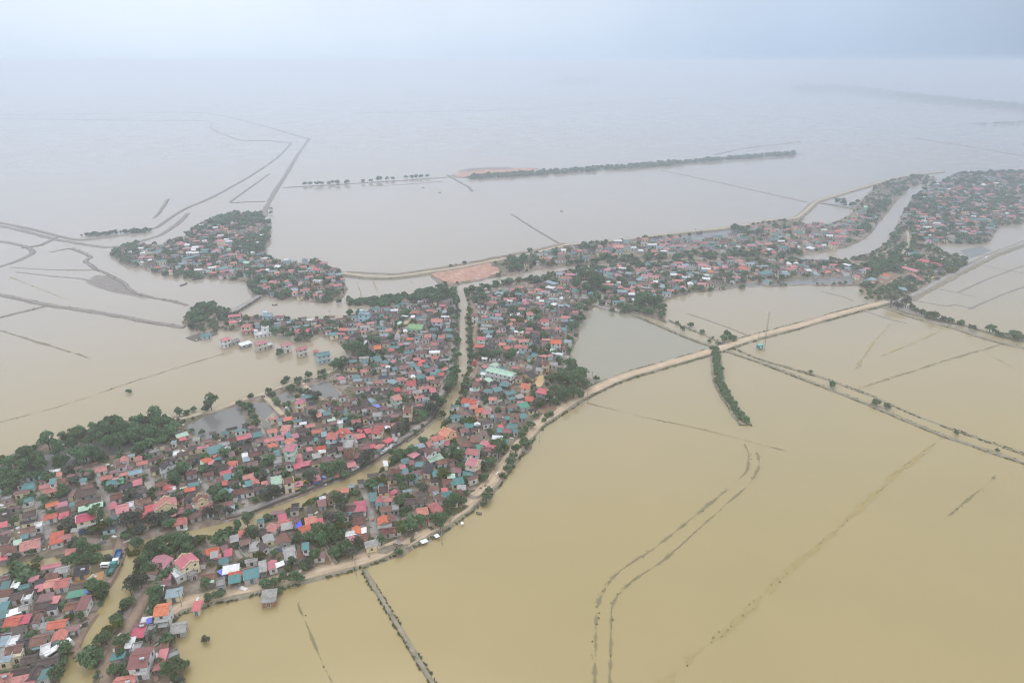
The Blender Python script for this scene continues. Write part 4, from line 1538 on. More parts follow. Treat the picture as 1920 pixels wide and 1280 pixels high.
for zi, (s, tries, big, ang) in enumerate(ZONES):
    P = [G(*p) for p in pts_of(s)]; xs = [p[0] for p in P]; ys = [p[1] for p in P]
    for _ in range(tries):
        px = random.uniform(min(q[0] for q in pts_of(s)), max(q[0] for q in pts_of(s))); py = random.uniform(min(q[1] for q in pts_of(s)), max(q[1] for q in pts_of(s)))
        x, y = G(px, py, 1.0) if random.random() < 0.5 else (random.uniform(min(xs), max(xs)), random.uniform(min(ys), max(ys)))
        if not inside(np.array([x]), np.array([y]), P)[0] or ground(x, y) < 0.6: continue
        h = rand_house(x, y, math.radians(ang+random.gauss(0, 6)+(90 if random.random() < 0.22 else 0)), big, zi < 4)
        if not gfree(x, y, max(h.L, h.W)*0.42, 0.2) or not off_road(x, y, h.W*0.62): continue
        merged_house(h, FARH, FARM); gadd(x, y, max(h.L, h.W)*0.5)
mats = [None]*len(FARM)
for (k, c), i in FARM.items(): mats[i] = roof_mat(c) if k == 'r' else (wall_mat(c) if k == 'w' else M_SHADE)
tag(FARH.build('distant_houses', mats), 'mass of small far roofs and back-yard huts of the villages', 'houses', kind='stuff')
# ---------------------------------------------------------------- labels: a look, then the place next to something one can find
MARKS = []                                      # (x, y, short name)
def where(x, y, lx, ly):
    dx, dy = x-lx, y-ly
    if abs(dx) > abs(dy)*0.9: return ('right of', 0) if dx > 0 else ('left of', 1)
    return ('behind', 2) if dy > 0 else ('in front of', 3)
ORD = ['', 'second', 'third', 'fourth', 'fifth', 'sixth', 'seventh', 'eighth', 'ninth', 'tenth', 'eleventh', 'twelfth', 'thirteenth', 'fourteenth', 'fifteenth']
USED = set()
def nwords(s): return len([w for w in s.replace('-', ' ').split()])
def assign_labels(items, group_of):
    """items: (object, description, x, y). Each gets: description + side + landmark, with its rank outward where several match."""
    buckets = {}
    for it in items:
        o, d, x, y = it[:4]; best = None
        for (lx, ly, nm) in MARKS:
            q = math.hypot(x-lx, y-ly)
            if q < 0.5: continue
            if best is None or q < best[0]: best = (q, lx, ly, nm)
        w, wi = where(x, y, best[1], best[2])
        buckets.setdefault((d, wi, best[3]), []).append((best[0], o, d, w, best[3]))
    for k, lst in buckets.items():
        lst.sort(key=lambda t: t[0])
        for i, (q, o, d, w, nm) in enumerate(lst):
            l = (d+' '+w+' the '+nm) if len(lst) == 1 else (d+', '+(ORD[i] if i else 'first')+' '+w+' the '+nm if i < len(ORD) else d+' farther '+w+' the '+nm)
            if len(l.split()) > 16: l = l.replace(' with ', ', ', 1).replace(' walls', ' walled')
            if len(l.split()) > 16: l = l.replace('-storey', ' storeys,').replace(' farther ', ' ').replace('small ', '').replace('long ', '') if False else l.replace(' house in front of', ' house before').replace(', in front of', ', before').replace('in front of', 'before')
            if len(l.split()) > 16: l = l.replace(' walled', '').replace('-roofed house', ' house')
            if len(l.split()) > 16: print('LONG', l)
            o['label'] = l

def describe(h):
    rn = RNAME[h.roof]
    if h.cat == 'shed':
        size = 'narrow' if h.W <= 4.2 else ('long' if h.L > 15 else ('small' if h.L*h.W < 45 else ''))
        kind = {'t': 'tin'}.get('t')
        return ' '.join(w for w in (size, rn, 'lean-to roof' if h.W <= 4.2 else 'tin-roofed shed') if w)
    wn = WNAME[h.wall_seen]
    size = 'small' if h.L*h.W < 50 and h.st == 1 else ('long' if h.L > 16 else '')
    if h.st >= 2: return ('three' if h.st == 3 else 'two')+'-storey '+wn+' house'+(' with flat roof' if h.form == 'f' else ' with '+rn+' roof')
    if h.form == 'f': return ' '.join(w for w in (size, 'flat-roofed', wn, 'house') if w)
    tex = 'tiled' if h.roof in 'orbnk' else 'tin-roofed'
    walls = '' if h.wall_seen == 'g' else ' with '+wn+' walls'
    return ' '.join(w for w in (size, rn, 'hip-roofed' if h.form == 'h' else tex, 'house') if w)+walls

for h in ALL:
    if h.own and h.mark: MARKS.append((h.c.x, h.c.y, h.mark))
EXTRA_MARKS = [(114, 1224, 'white bus'), (1430, 655, 'lattice mast'), (457, 572, 'long low bridge'), (1372, 740, 'wooded spit'), (222, 1046, 'long blue truck'), (727, 844, 'white cars by the canal')]
for px, py, nm in EXTRA_MARKS: MARKS.append((*G(px, py, 0.5), nm))
items = []
for h in ALL:
    if not h.own: continue
    h.o['category'] = 'shed' if h.cat == 'shed' else 'house'
    h.o['group'] = 'tin sheds and lean-tos of the villages' if h.cat == 'shed' else 'houses of the flooded villages'
    if h.mark:
        l = h.mark
        if len(l.split()) < 5 and 'roof' not in l and h.form != 'f': l += ' with '+RNAME[h.roof]+' roof'
        elif len(l.split()) < 4: l += ' among trees'
        h.o['label'] = l
    else: items.append((h.o, describe(h), h.c.x, h.c.y))
assign_labels(items, None)
# ---------------------------------------------------------------- trees
def leaf_material(key, dark, mid, light):
    m, nt, b = nodes_of(key)
    p = pos(nt); n = noise(nt, p, 0.9, 3, 0.6)
    r = ramp(nt, ((0.3, dark), (0.5, mid), (0.72, light))); L(nt, n.outputs[0], r.inputs[0])
    oi = N(nt, 'ShaderNodeObjectInfo'); hsv = N(nt, 'ShaderNodeHueSaturation')
    L(nt, math_(nt, 'ADD', math_(nt, 'MULTIPLY', oi.outputs['Random'], 0.5), 0.75), hsv.inputs['Value'])
    L(nt, math_(nt, 'ADD', math_(nt, 'MULTIPLY', oi.outputs['Random'], 0.04), 0.48), hsv.inputs['Hue'])
    L(nt, r.outputs[0], hsv.inputs['Color'])
    L(nt, hsv.outputs[0], b.inputs['Base Color']); b.inputs['Roughness'].default_value = 0.7
    b.inputs['Specular IOR Level'].default_value = 0.25
    tl = N(nt, 'ShaderNodeBsdfTranslucent'); L(nt, hsv.outputs[0], tl.inputs['Color']); mx = N(nt, 'ShaderNodeMixShader'); mx.inputs[0].default_value = 0.5
    L(nt, b.outputs[0], mx.inputs[1]); L(nt, tl.outputs[0], mx.inputs[2]); L(nt, mx.outputs[0], nt.nodes['Material Output'].inputs['Surface'])
    return m
M_LEAF = {'d': leaf_material('dark_leaves', (0.095, 0.158, 0.082), (0.160, 0.242, 0.128), (0.225, 0.315, 0.172)),
          'y': leaf_material('yellow_green_leaves', (0.085, 0.105, 0.030), (0.155, 0.175, 0.052), (0.24, 0.245, 0.085)),
          'g': leaf_material('dusty_grey_leaves', (0.095, 0.112, 0.084), (0.145, 0.162, 0.124), (0.20, 0.21, 0.165))}
M_BARK = plain('bark', (0.10, 0.08, 0.06), 0.95)
M_DRY = plain('dry_twigs', (0.14, 0.11, 0.08), 0.95)

def crown_arrays(n, seed, lobes, size, flat=1.0, rad=1.0, hgt=0.9):
    """Leaf clumps (crossed quads) over several lobes of a crown of radius 1 standing on z=0 (its trunk included below)."""
    r = np.random.default_rng(seed)
    lc = []
    for k in range(lobes):
        a = 2*math.pi*(k+r.random()*0.6)/max(1, lobes-1); q = 0.0 if k == 0 else r.uniform(0.38, 0.68)
        lc.append((q*math.cos(a), q*math.sin(a), (1.05+r.uniform(-0.28, 0.30)+(0.35 if k == 0 else 0))*hgt, r.uniform(0.34, 0.55)+(0.14 if k == 0 else 0)))
    lc = np.array(lc); w = lc[:, 3]**2; idx = r.choice(len(lc), n, p=w/w.sum())
    d = r.normal(size=(n, 3)); d /= np.linalg.norm(d, axis=1)[:, None]; d[:, 2] = np.where(d[:, 2] < -0.35, -d[:, 2]*0.6, d[:, 2])
    rr = lc[idx, 3]*(0.72+0.34*r.random(n)**0.6)
    c = lc[idx, :3]+d*rr[:, None]*np.array([1, 1, 0.85*flat])
    nn = d+r.normal(size=(n, 3))*0.55; nn /= np.linalg.norm(nn, axis=1)[:, None]
    t = np.cross(nn, r.normal(size=(n, 3))); t /= np.linalg.norm(t, axis=1)[:, None]; u = np.cross(nn, t)
    s = size*(0.6+0.8*r.random(n))[:, None]; e = 0.55+0.5*r.random(n)[:, None]
    j = lambda: 1+0.5*(r.random((n, 1))-0.5)
    v = np.stack([c-t*s*j()-u*s*e*j(), c+t*s*j()-u*s*e*j()*0.6+nn*s*0.2, c+t*s*0.8*j()+u*s*e*j(), c-t*s*j()*0.7+u*s*e*j()-nn*s*0.15], 1)
    return v.reshape(-1, 3), lc
def mesh_np(name, v, f, m, smooth=False):
    o = np_mesh(name, v, f, m, smooth=smooth); me = o.data; bpy.data.objects.remove(o); return me
def trunk_mesh(lc, hgt):
    mb = MB(); mb.tube((0, 0, -0.25), (0.02, 0.01, 0.62*hgt), 0.085, 0.055, 7)
    for x, y, z, q in lc[1:5]: mb.tube((0.02, 0.01, 0.52*hgt), (x*0.8, y*0.8, z-q*0.3), 0.042, 0.018, 5)
    mb.tube((0.02, 0.01, 0.60*hgt), (lc[0][0], lc[0][1], lc[0][2]), 0.05, 0.02, 5)
    return mb.mesh('trunk', M_BARK)
PROTO = {}
for key in 'dyg':
    PROTO[key] = []
    for k in range(6):
        n, lob, hgt = ((760, 9, 0.9), (640, 8, 1.15), (860, 12, 0.8), (560, 6, 1.35), (760, 11, 1.0), (660, 8, 0.95))[k]
        v, lc = crown_arrays(n if key != 'g' else int(n*0.55), 11*k+len(key)+ord(key), lob, 0.098, 1.0, 1.0, hgt)
        PROTO[key].append((mesh_np('crown', v, np.arange(len(v)).reshape(-1, 4), M_LEAF[key]), trunk_mesh(lc, hgt), v))
SHRUB = {}
for key in 'dyg':
    SHRUB[key] = []
    for k in range(4):
        v, lc = crown_arrays(230, 50+k+ord(key), 5, 0.17, 0.9, 1.0, 0.55); v[:, 2] = np.maximum(v[:, 2]-0.12, -0.05)
        SHRUB[key].append((mesh_np('leaves', v, np.arange(len(v)).reshape(-1, 4), M_LEAF[key]), v))

# x y r(px) [kind d/y/g] [s = low shrub]; several per line
TREES = """
172 1240 22; 125 1225 14; 118 1245 12; 110 1272 14; 178 1108 15; 152 1162 8; 236 1144 10; 241 1134 12; 217 1165 12; 224 1176 10 y; 205 1190 12 y; 190 1203 14; 201 1208 12
330 1262 20; 345 1250 11; 215 1265 14; 250 1262 12; 228 1237 10; 236 1212 13; 224 1211 10; 262 1205 9; 322 1200 8; 292 1142 12; 285 1152 10; 290 1128 10; 312 1266 12; 300 1252 9
270 1056 14; 262 1068 12; 290 1036 14; 281 1046 12; 302 1024 12; 260 1077 10; 250 1097 14 g; 266 1102 14 g; 280 1080 15; 246 1112 12 g; 376 1060 14 g; 355 1042 13; 350 1030 14; 336 1020 14; 365 1022 11 g; 258 1022 12; 297 1124 14; 386 1103 10; 411 1119 12; 391 1128 9; 300 1072 9; 345 1048 9; 320 1018 11
465 987 12; 447 994 9; 503 973 9; 470 968 8 g; 475 1013 13; 490 1051 11 y; 515 1043 9; 571 1069 11; 581 1064 11 g; 592 1051 12; 600 1006 14; 620 1011 16; 606 1021 14; 590 1016 12; 636 1000 14 y; 561 1014 10; 576 1016 11; 500 1103 12; 515 1098 12; 533 1091 10; 551 1088 12; 563 1088 9; 521 1108 8; 548 1062 9; 430 1000 8
646 1040 17; 632 1049 11; 661 1046 12 g; 651 1030 12; 672 1025 12 g; 635 950 14; 641 965 12 g; 626 990 14 g; 625 1006 12; 640 986 11; 755 1000 14 y; 770 1001 16; 776 992 10; 716 1022 9; 791 986 11; 786 976 8; 816 985 14; 830 976 12; 841 968 10; 826 991 9; 750 950 12; 757 940 10; 756 966 8
795 925 11 g; 750 906 12; 756 920 10; 771 906 11; 746 895 8; 760 875 8; 748 855 11; 741 865 10; 735 852 8; 861 870 12; 851 860 12; 866 881 10; 930 838 12; 942 840 10; 906 868 8; 921 875 12; 935 858 10; 908 900 8; 842 946 8; 835 940 10; 855 946 12; 846 956 12; 876 905 9; 868 948 9
980 836 8; 984 829 7; 967 850 10; 962 860 8; 957 870 9; 952 880 8; 942 893 7; 912 936 9; 917 925 8; 908 945 6; 1025 783 6; 1032 780 7; 1020 790 5; 1015 752 7; 1040 755 7; 985 812 8; 978 820 8; 996 802 8
1065 720 18; 1050 731 14; 1085 716 16; 1071 706 14; 1090 706 10; 1075 746 14; 1061 756 10; 1088 745 10; 1050 746 12; 1031 762 12; 1034 753 8; 1118 712 6; 1036 715 10; 1055 706 12; 1078 730 14; 1098 728 9; 1042 738 10
845 725 14; 850 715 12; 840 740 12; 856 705 10; 848 700 8; 817 758 10 g; 805 775 14 g; 815 779 12 g; 795 783 12; 830 780 8 y; 750 815 12 g; 762 808 10 g; 690 865 14 g; 685 874 12 g; 700 860 10 g; 640 885 12; 625 895 12; 611 885 12; 646 895 10; 580 895 10; 575 910 8; 510 935 14 g; 500 941 12 g; 520 930 12 g; 585 908 13 g; 445 922 10; 660 850 8
240 995 16 g; 255 990 16 g; 285 985 14 g; 300 985 14 g; 310 980 12 g; 321 990 12; 265 1000 12 g; 236 1010 10; 327 970 11; 355 975 10; 365 975 8; 395 970 12 g; 410 968 12 g; 430 965 10 g; 335 895 14; 345 890 14; 330 905 12; 310 888 10; 300 887 8; 341 930 8; 330 935 8; 410 925 10; 400 930 10; 416 935 8; 290 925 8; 284 930 8; 455 888 10; 475 885 8; 406 865 6
120 925 10; 115 935 10; 126 930 9; 85 945 10; 86 955 8; 185 985 17; 195 996 14 y; 175 1000 11; 206 991 10; 130 990 12 g; 140 996 10 g; 150 1025 10; 160 1036 14; 176 1036 12; 140 1050 12; 151 1055 12; 126 1056 11; 181 1050 11; 165 1052 12; 70 1052 10; 60 1040 8; 30 1052 10 g; 20 1056 8; 35 1072 11; 172 1100 10; 200 1052 8; 190 1112 14; 182 1122 12; 30 985 10; 45 950 10; 20 935 11; 10 916 14; 26 921 12; 206 921 8; 200 911 8; 228 911 8; 185 956 8; 165 956 8; 62 936 8; 66 1066 9 y; 46 1084 9 y; 52 1094 8
60 846 8; 78 832 7; 55 858 10; 82 828 8 s; 120 826 9; 150 813 10; 176 804 9; 206 796 9; 130 806 4; 397 768 13; 386 772 8; 337 778 9; 351 776 6; 363 768 6; 470 744 6; 455 762 7; 449 758 6; 466 767 8; 472 777 8; 478 787 7; 484 795 6; 505 738 7; 531 719 6; 537 713 7; 556 716 6; 562 712 5; 580 709 8; 545 731 8; 600 701 6; 606 698 6; 626 692 9; 636 688 10; 645 690 10; 641 700 9; 650 683 6; 656 679 6; 379 812 6; 360 808 5
525 664 8; 500 620 10; 516 626 10; 531 628 10; 570 633 9; 580 636 8; 620 613 8; 636 616 8; 480 626 6; 404 620 5; 385 582 9; 400 577 8; 378 594 8; 362 582 5; 372 574 4 g; 361 600 10; 376 608 10; 545 632 8; 560 640 8
656 589 7; 700 577 9; 722 574 9; 715 577 8; 746 574 8; 770 567 9; 781 566 8; 791 562 8; 815 567 9; 840 562 10; 850 567 10; 856 577 9; 846 587 8; 831 567 9; 853 601 7; 853 616 7; 852 631 7; 853 646 6; 858 641 7; 852 661 6; 857 671 8; 850 681 7; 660 665 11; 672 662 12; 684 668 11; 695 672 9; 650 660 9; 676 650 9; 640 712 6
877 596 5 s; 877 608 5 s; 877 620 5 s; 878 632 5 s; 878 644 5 s; 879 656 5 s; 880 668 5 s; 880 680 5 s; 881 692 5 s
885 557 10; 900 550 8; 912 544 8; 930 537 8; 946 534 7; 956 533 7; 905 560 8; 892 566 8
1090 532 14; 1106 527 14; 1115 542 14; 1101 547 12; 1126 532 10; 1080 542 10; 1136 547 10; 1100 577 10; 1086 587 10; 1075 602 8; 1071 621 8; 1068 641 7; 1065 661 7; 1062 681 6; 1090 602 8; 1080 616 8; 961 592 10; 966 602 8; 950 612 8; 1010 602 8; 976 627 8; 906 671 12; 921 676 10; 890 673 8; 936 668 9; 950 672 8; 1000 665 9; 1012 670 8; 1040 668 8; 1048 680 8; 1055 655 7
1197 573 10; 1215 566 12; 1228 575 10; 1236 585 9; 1240 596 8; 1220 590 8; 1180 583 6; 1192 584 6; 1200 560 9
1280 618 5; 1295 611 6; 1317 623 5; 1337 632 3; 1345 644 4; 1358 640 9; 1372 637 8; 1362 628 7; 1520 697 4; 1560 722 7; 1642 757 8; 1663 763 7; 1793 812 5; 1870 844 4; 1330 640 4; 1270 606 4
1750 598 9; 1742 594 7; 1768 602 7 g; 1782 605 7; 1801 608 7; 1822 618 8 g; 1855 622 9; 1866 624 6; 1871 628 5; 1880 630 6; 1901 634 13; 1912 636 8; 1698 574 11 g; 1684 578 10 g; 1670 572 9 g; 1708 580 7 g; 1718 584 6; 1729 588 6 g; 1736 592 7
572 347 4; 582 346 4; 595 347 5; 603 346 4; 617 346 4; 623 344 4; 633 345 5; 651 344 5; 681 342 4; 695 341 4; 711 339 6; 726 337 4; 737 337 4; 761 334 4; 773 334 4; 781 333 4; 790 333 4; 801 332 4
241 734 5; 385 1200 8 g; 435 609 4; 1255 447 5; 1292 441 4; 1228 450 3; 1210 452 3; 1237 448 4; 1274 444 4
508 392 3; 508 400 3; 505 415 4; 588 497 6; 598 498 6; 592 492 5; 490 486 5; 505 487 6; 620 520 4
"""
def side_far(x, y, P, m): return True
TREEOBJ = []
def place_tree(px, py, rp, key, shrub=False, z=None, name=None):
    x, y = G(px, py, 1.0)
    R = max(0.7, rp/ppm(y))
    g = max(ground(x, y), -0.1) if z is None else z
    rz = hash01(px, py)*6.28; k = int(hash01(py, px)*97)
    if shrub:
        me, _ = SHRUB[key][k % 4]
        o = bpy.data.objects.new(name or 'shrub', me); col.objects.link(o)
        o.location = (x, y, g); o.rotation_euler = (0, 0, rz); o.scale = (R*1.1, R*1.1, R*1.25)
        TREEOBJ.append((o, x, y, key, 's', R)); return o
    c, t, _ = PROTO[key][k % 6]
    r = empty(name or 'tree', (x, y, g), rz); f = 0.9+0.3*hash01(px, py, 5)
    r.scale = (R, R, R*f)
    for nm, me in (('crown', c), ('trunk', t)):
        o = bpy.data.objects.new(nm, me); col.objects.link(o); o.parent = r
    TREEOBJ.append((r, x, y, key, 't', R)); return r
ents = [e.split() for l in TREES.strip().splitlines() for e in l.split(';') if e.strip()]
# the flooded grove at the lake: its nearer crowns are trees of their own
GROVE = pts_of("0 886 62 850 120 828 210 802 300 782 330 800 324 832 272 848 215 868 130 890 40 908 0 925")
gp = []; tries = 0
while len(gp) < 50 and tries < 6000:
    tries += 1
    px, py = random.uniform(0, 330), random.uniform(782, 925)
    if not inside(np.array([px]), np.array([py]), GROVE)[0]: continue
    if any((px-a)**2+((py-b)*1.8)**2 < 15**2 for a, b in gp): continue
    gp.append((px, py))
ents_named = [(float(e[0]), float(e[1]), float(e[2]), next((k for k in e[3:] if k in 'dyg'), 'd'), 's' in e[3:], False) for e in ents]
ents_named += [(a, b, 11.5+4*hash01(a, b), 'd', False, True) for a, b in gp]
ents_named.sort(key=lambda e: -e[2])
FAR_T = ents_named[320:]
for px, py, rp, key, sh, gr in ents_named[:320]:
    if sh or rp < 0: place_tree(px, py, rp, key, True)
    else:
        o = place_tree(px, py, rp, key, z=(0.2 if gr else None)); o['grove'] = gr
# a fan palm between the houses by the track
def palm(px, py, rp, label):
    x, y = G(px, py, 1); R = rp/ppm(y); r = empty('palm_tree', (x, y, ground(x, y)), 0.4)
    t = MB()
    for k in range(5): t.tube((0.05*k*k, 0, 1.1*k-0.3), (0.05*(k+1)**2, 0, 1.1*(k+1)-0.3), 0.22-0.02*k, 0.20-0.02*k, 7)
    t.build('trunk', M_BARK, r); c = MB(); top = Vector((1.25, 0, 5.3))
    for k in range(16):
        a = 2*math.pi*k/16+0.2*(k % 3); el = 0.75 if k % 2 else 0.25; d = Vector((math.cos(a), math.sin(a), 0)); w = Vector((-math.sin(a), math.cos(a), 0)); P = []
        for q in range(6):
            u = q/5; P.append((top+d*(R*u)+Vector((0, 0, R*(el*u-0.95*u*u))), 0.45*R*0.4*(1-u*0.9)*(0.4+u if u < .3 else 0.75)))
        for q in range(5):
            (p, a1), (p2, a2) = P[q], P[q+1]; dn = Vector((0, 0, -0.15*R*0.4))
            c.quad(tuple(p), tuple(p2), tuple(p2+w*a2+dn), tuple(p+w*a1+dn)); c.quad(tuple(p), tuple(p-w*a1+dn), tuple(p2-w*a2+dn), tuple(p2))
    c.build('crown', M_LEAF['g'], r)
    return tag(r, label, 'palm tree')
palm(283, 1206, 15, 'dusty palm tree with drooping fronds between the salmon house and plum-roofed hall')
DT = {'d': 'dark green', 'y': 'yellow-green', 'g': 'dusty grey-green'}
its = []
for o, x, y, key, kd, R in TREEOBJ:
    o['category'] = 'shrub' if kd == 's' else 'tree'
    if kd == 't' and o.get('grove'):
        o['label'] = 'leafy green tree crowded in the flooded grove by the lake'; o['group'] = 'trees of the flooded grove'; del o['grove']; continue
    if kd == 't' and 'grove' in o: del o['grove']
    o['group'] = 'shrubs of the canal bank' if kd == 's' else 'trees of the flooded villages'
    sz = 'small ' if R < 2.4 else ('large ' if R > 4.6 else '')
    its.append((o, sz+DT[key]+(' shrub' if kd == 's' else ' tree'), x, y))
assign_labels(its, None)

# ---- vegetation nobody could count
def scatter_mesh(name, items, protos, mats_, label, cat='plants'):
    """items: (x, y, z, scale, key); all in one mesh."""
    VV = []; MI = []
    ks = 'dyg'
    for x, y, z, s, key in items:
        pv = protos[key][int((x*7.1+y*3.3) % len(protos[key]))][-1]
        a = (x*1.7+y) % 6.28; ca, sa = math.cos(a), math.sin(a)
        v = pv*s; VV.append(np.stack([v[:, 0]*ca-v[:, 1]*sa+x, v[:, 0]*sa+v[:, 1]*ca+y, v[:, 2]+z], 1)); MI.append(np.full(len(pv)//4, ks.index(key)))
    V = np.concatenate(VV); F = np.arange(len(V)).reshape(-1, 4)
    o = np_mesh(name, V, F, [M_LEAF[k] for k in ks], np.concatenate(MI))
    return tag(o, label, cat, kind='stuff')
LOWP = {}                                        # leaner clumps for the far ones
for key in 'dyg':
    LOWP[key] = []
    for k in range(5):
        v, _ = crown_arrays(70, 90+k+ord(key), 5, 0.30, 0.9, 1.0, 0.8); LOWP[key].append((v,))
TINY = {}
for key in 'dyg':
    TINY[key] = []
    for k in range(5):
        v, _ = crown_arrays(24, 190+k+ord(key), 3, 0.42, 0.7, 1.0, 0.45); v[:, 2] = np.maximum(v[:, 2]-0.2, -0.05); TINY[key].append((v,))
far = []
for px, py, rp, key, sh, gr in FAR_T:
    x, y = G(px, py, 1); far.append((x, y, max(ground(x, y), 0), max(1.0, rp/ppm(y))*(1.0), key))
def fill(poly, n, rpx, key='d', jig=0.35, bound=None):
    P = pts_of(poly); xs = [p[0] for p in P]; ys = [p[1] for p in P]
    k = 0
    for _ in range(n*6):
        if k >= n: break
        px, py = random.uniform(min(xs), max(xs)), random.uniform(min(ys), max(ys))
        if not inside(np.array([px]), np.array([py]), P)[0]: continue
        x, y = G(px, py, 1); far.append((x, y, max(ground(x, y), 0.0), rpx/ppm(y)*random.uniform(1-jig, 1+jig), random.choice(key) if len(key) > 1 else key)); k += 1
# hamlet: woods at its far side, tip, lake side
fill("402 412 440 403 490 406 495 420 440 424 402 424", 70, 5.4); fill("206 478 228 466 252 462 262 475 250 490 228 492", 18, 5.1)
fill("240 462 275 456 278 470 250 474", 8, 4.7, 'dg'); fill("436 460 500 440 503 470 480 476 440 474", 46, 5.6); fill("465 508 500 515 500 555 482 555 465 535", 18, 5.9)
fill("500 533 540 528 538 562 510 566", 12, 5.1); fill("270 500 330 512 380 520 370 524 300 516", 16, 3.9); fill("500 410 508 430 505 455 492 440", 8, 4.7)
fill("350 440 400 415 404 424 360 450", 11, 3.9); fill("320 452 335 448 335 460 318 462", 4, 4.7, 'g'); fill("606 555 640 550 655 560 640 568 610 568", 8, 4.7)
fill("560 493 600 490 640 512 630 516 590 502", 7, 3.5); fill("478 490 520 484 520 494 490 496", 4, 3.9)
# the dense hedge on the river levee
fill("650 563 700 559 760 552 815 538 838 532 840 543 818 553 760 565 700 571 650 571", 210, 3.6)
# strip north of the river and east strip
fill("945 493 1000 484 1010 500 950 512", 21, 6.2); fill("1000 478 1060 468 1070 480 1010 500", 6, 4.7); fill("1075 455 1140 455 1145 466 1090 475", 16, 4.7)
fill("1060 488 1240 478 1400 474 1500 470 1500 479 1400 484 1240 488 1060 498", 110, 5); fill("1370 425 1425 425 1440 440 1385 442", 16, 5.1)
fill("1300 470 1420 455 1500 450 1500 470 1420 480", 18, 3.9); fill("1600 450 1640 425 1660 395 1700 355 1690 352 1640 385 1610 430", 43, 4.7)
fill("1560 375 1620 375 1660 370 1650 395 1610 400", 16, 4.7); fill("1640 348 1700 335 1740 332 1735 345 1690 352", 16, 3.9)
fill("1060 505 1150 500 1240 496 1330 490 1400 488 1500 488 1500 494 1400 496 1240 504 1080 514", 55, 4.7)
fill("1080 545 1240 528 1400 522 1480 515 1480 535 1300 547 1200 560 1100 565", 55, 4.7); fill("1140 585 1200 560 1250 560 1245 600 1215 590", 18, 5.5)
fill("1500 495 1620 495 1690 470 1720 430 1740 440 1700 480 1640 520 1620 500 1540 505", 55, 5.1); fill("1740 492 1815 492 1808 507 1770 512 1735 498", 28, 4.7)
fill("1660 540 1700 520 1720 530 1690 555 1668 560", 14, 4.7); fill("1630 500 1690 490 1680 512 1640 515", 16, 5.5); fill("1612 540 1640 548 1632 566 1612 556", 6, 4.7)
fill("440 612 520 599 600 603 650 600 650 624 600 631 560 622 500 618", 60, 4.5, 'ddg')
# far village
fill("1690 405 1740 350 1775 338 1795 326 1930 324 1930 416 1870 424 1850 456 1790 455 1740 458 1700 440", 290, 4.2)
fill("1790 440 1850 446 1850 458 1790 456", 22, 4.7)
# far wooded dykes and islands
fill("870 330 980 324 1100 316 1220 307 1350 297 1490 286 1490 291 1350 302 1220 313 1100 322 980 331 880 336", 1000, 3.0, 'd')
fill("150 440 200 437 284 429 284 434 200 441 152 444", 60, 3.2, 'dg')
fill("1482 168 1540 163 1600 168 1700 180 1800 190 1925 201 1925 207 1800 196 1700 186 1600 175 1500 174", 700, 3.8, 'd')
fill("1028 158 1070 150 1110 147 1142 152 1100 160 1050 161", 160, 3.2, 'd'); fill("1835 231 1880 230 1925 227 1925 232 1840 235", 26, 2.0, 'd')
fill("1180 136 1212 134 1212 137 1185 138", 6, 1.5, 'd')
scatter_mesh('distant_trees', far, LOWP, None, 'far-off trees and hedges of the river strips, hamlet and islands', 'trees')
# a low hedge of shrubs on the spit in the near field and undergrowth between the houses
und = []
Ps = catmull([G(*p) for p in pts_of("1340 655 1345 690 1349 720 1373 762 1397 794")], 1.2)
for x, y in Ps:
    for _ in range(2):
        und.append((x+random.uniform(-2.0, 2.0), y+random.uniform(-2, 2), 0.5, random.uniform(0.9, 1.9), 'd'))
VILL = LANDW
for k, (P, n) in enumerate(((LANDW[0], 90000), (LANDW[1], 9000), (LANDW[2], 9000))):
    xs = [p[0] for p in P]; ys = [p[1] for p in P]
    X = rng.uniform(min(xs), max(xs), n); Y = rng.uniform(max(130, min(ys)), max(ys), n)
    ok = inside(X, Y, P) & (fbm(X/22, Y/22)+0.3*rng.random(n) > 0.56)
    for Q in PATCHP: ok &= ~inside(X, Y, Q)
    for x, y in zip(X[ok], Y[ok]):
        g = ground(x, y)
        if g < 0.5 or not gfree(x, y, 0.6, 0.3) or not off_road(x, y, 0.5): continue
        und.append((x, y, g-0.1, random.uniform(0.7, 2.0)*(1.9 if random.random() < 0.14 else 1), random.choices('dyg', (6, 1.6, 2))[0]))
scatter_mesh('undergrowth', und, {k: [(v[-1],) for v in SHRUB[k]] if False else LOWP[k] for k in 'dyg'}, None, 'garden shrubs and undergrowth between the village houses')
gr = []
def along(P, w, dens, smin, smax, keys, z0, noise_s=18, thr=0.45, out=1.1):
    T = np.gradient(P, axis=0); T /= np.linalg.norm(T, axis=1)[:, None]+1e-9
    for (x, y), (tx, ty) in zip(P, T):
        if not (-700 < x < 1300 and y < 1500): continue
        for sgn in (-1, 1):
            if fbm(x/noise_s+sgn*9, y/noise_s) < thr: continue
            for _ in range(dens):
                d = sgn*(w/2+random.uniform(0.0, out)); q = random.uniform(-2, 2)
                gr.append((x-ty*d+tx*q, y+tx*d+ty*q, z0, random.uniform(smin, smax), random.choice(keys)))
along(P_MAIN, 8.4, 5, 0.3, 0.75, 'dygy', 0.35, 14, 0.42, 1.4)
along(P_NORTH, 7.0, 2, 0.5, 1.3, 'dg', 0.4)
for P, w in AW:
    along(P, 0.2, 1, 0.15, 0.35, 'ygg', 0.0, 7, 0.60)
for P, w, h, ro in DY:
    if h > 0.15: along(P, w, (5 if P[:, 1].min() < 420 else 2) if h > 0.3 else 2, 0.25, 0.6, 'dgyg', min(0.3, max(0.0, h*0.3)), 12, 0.40, 0.8)
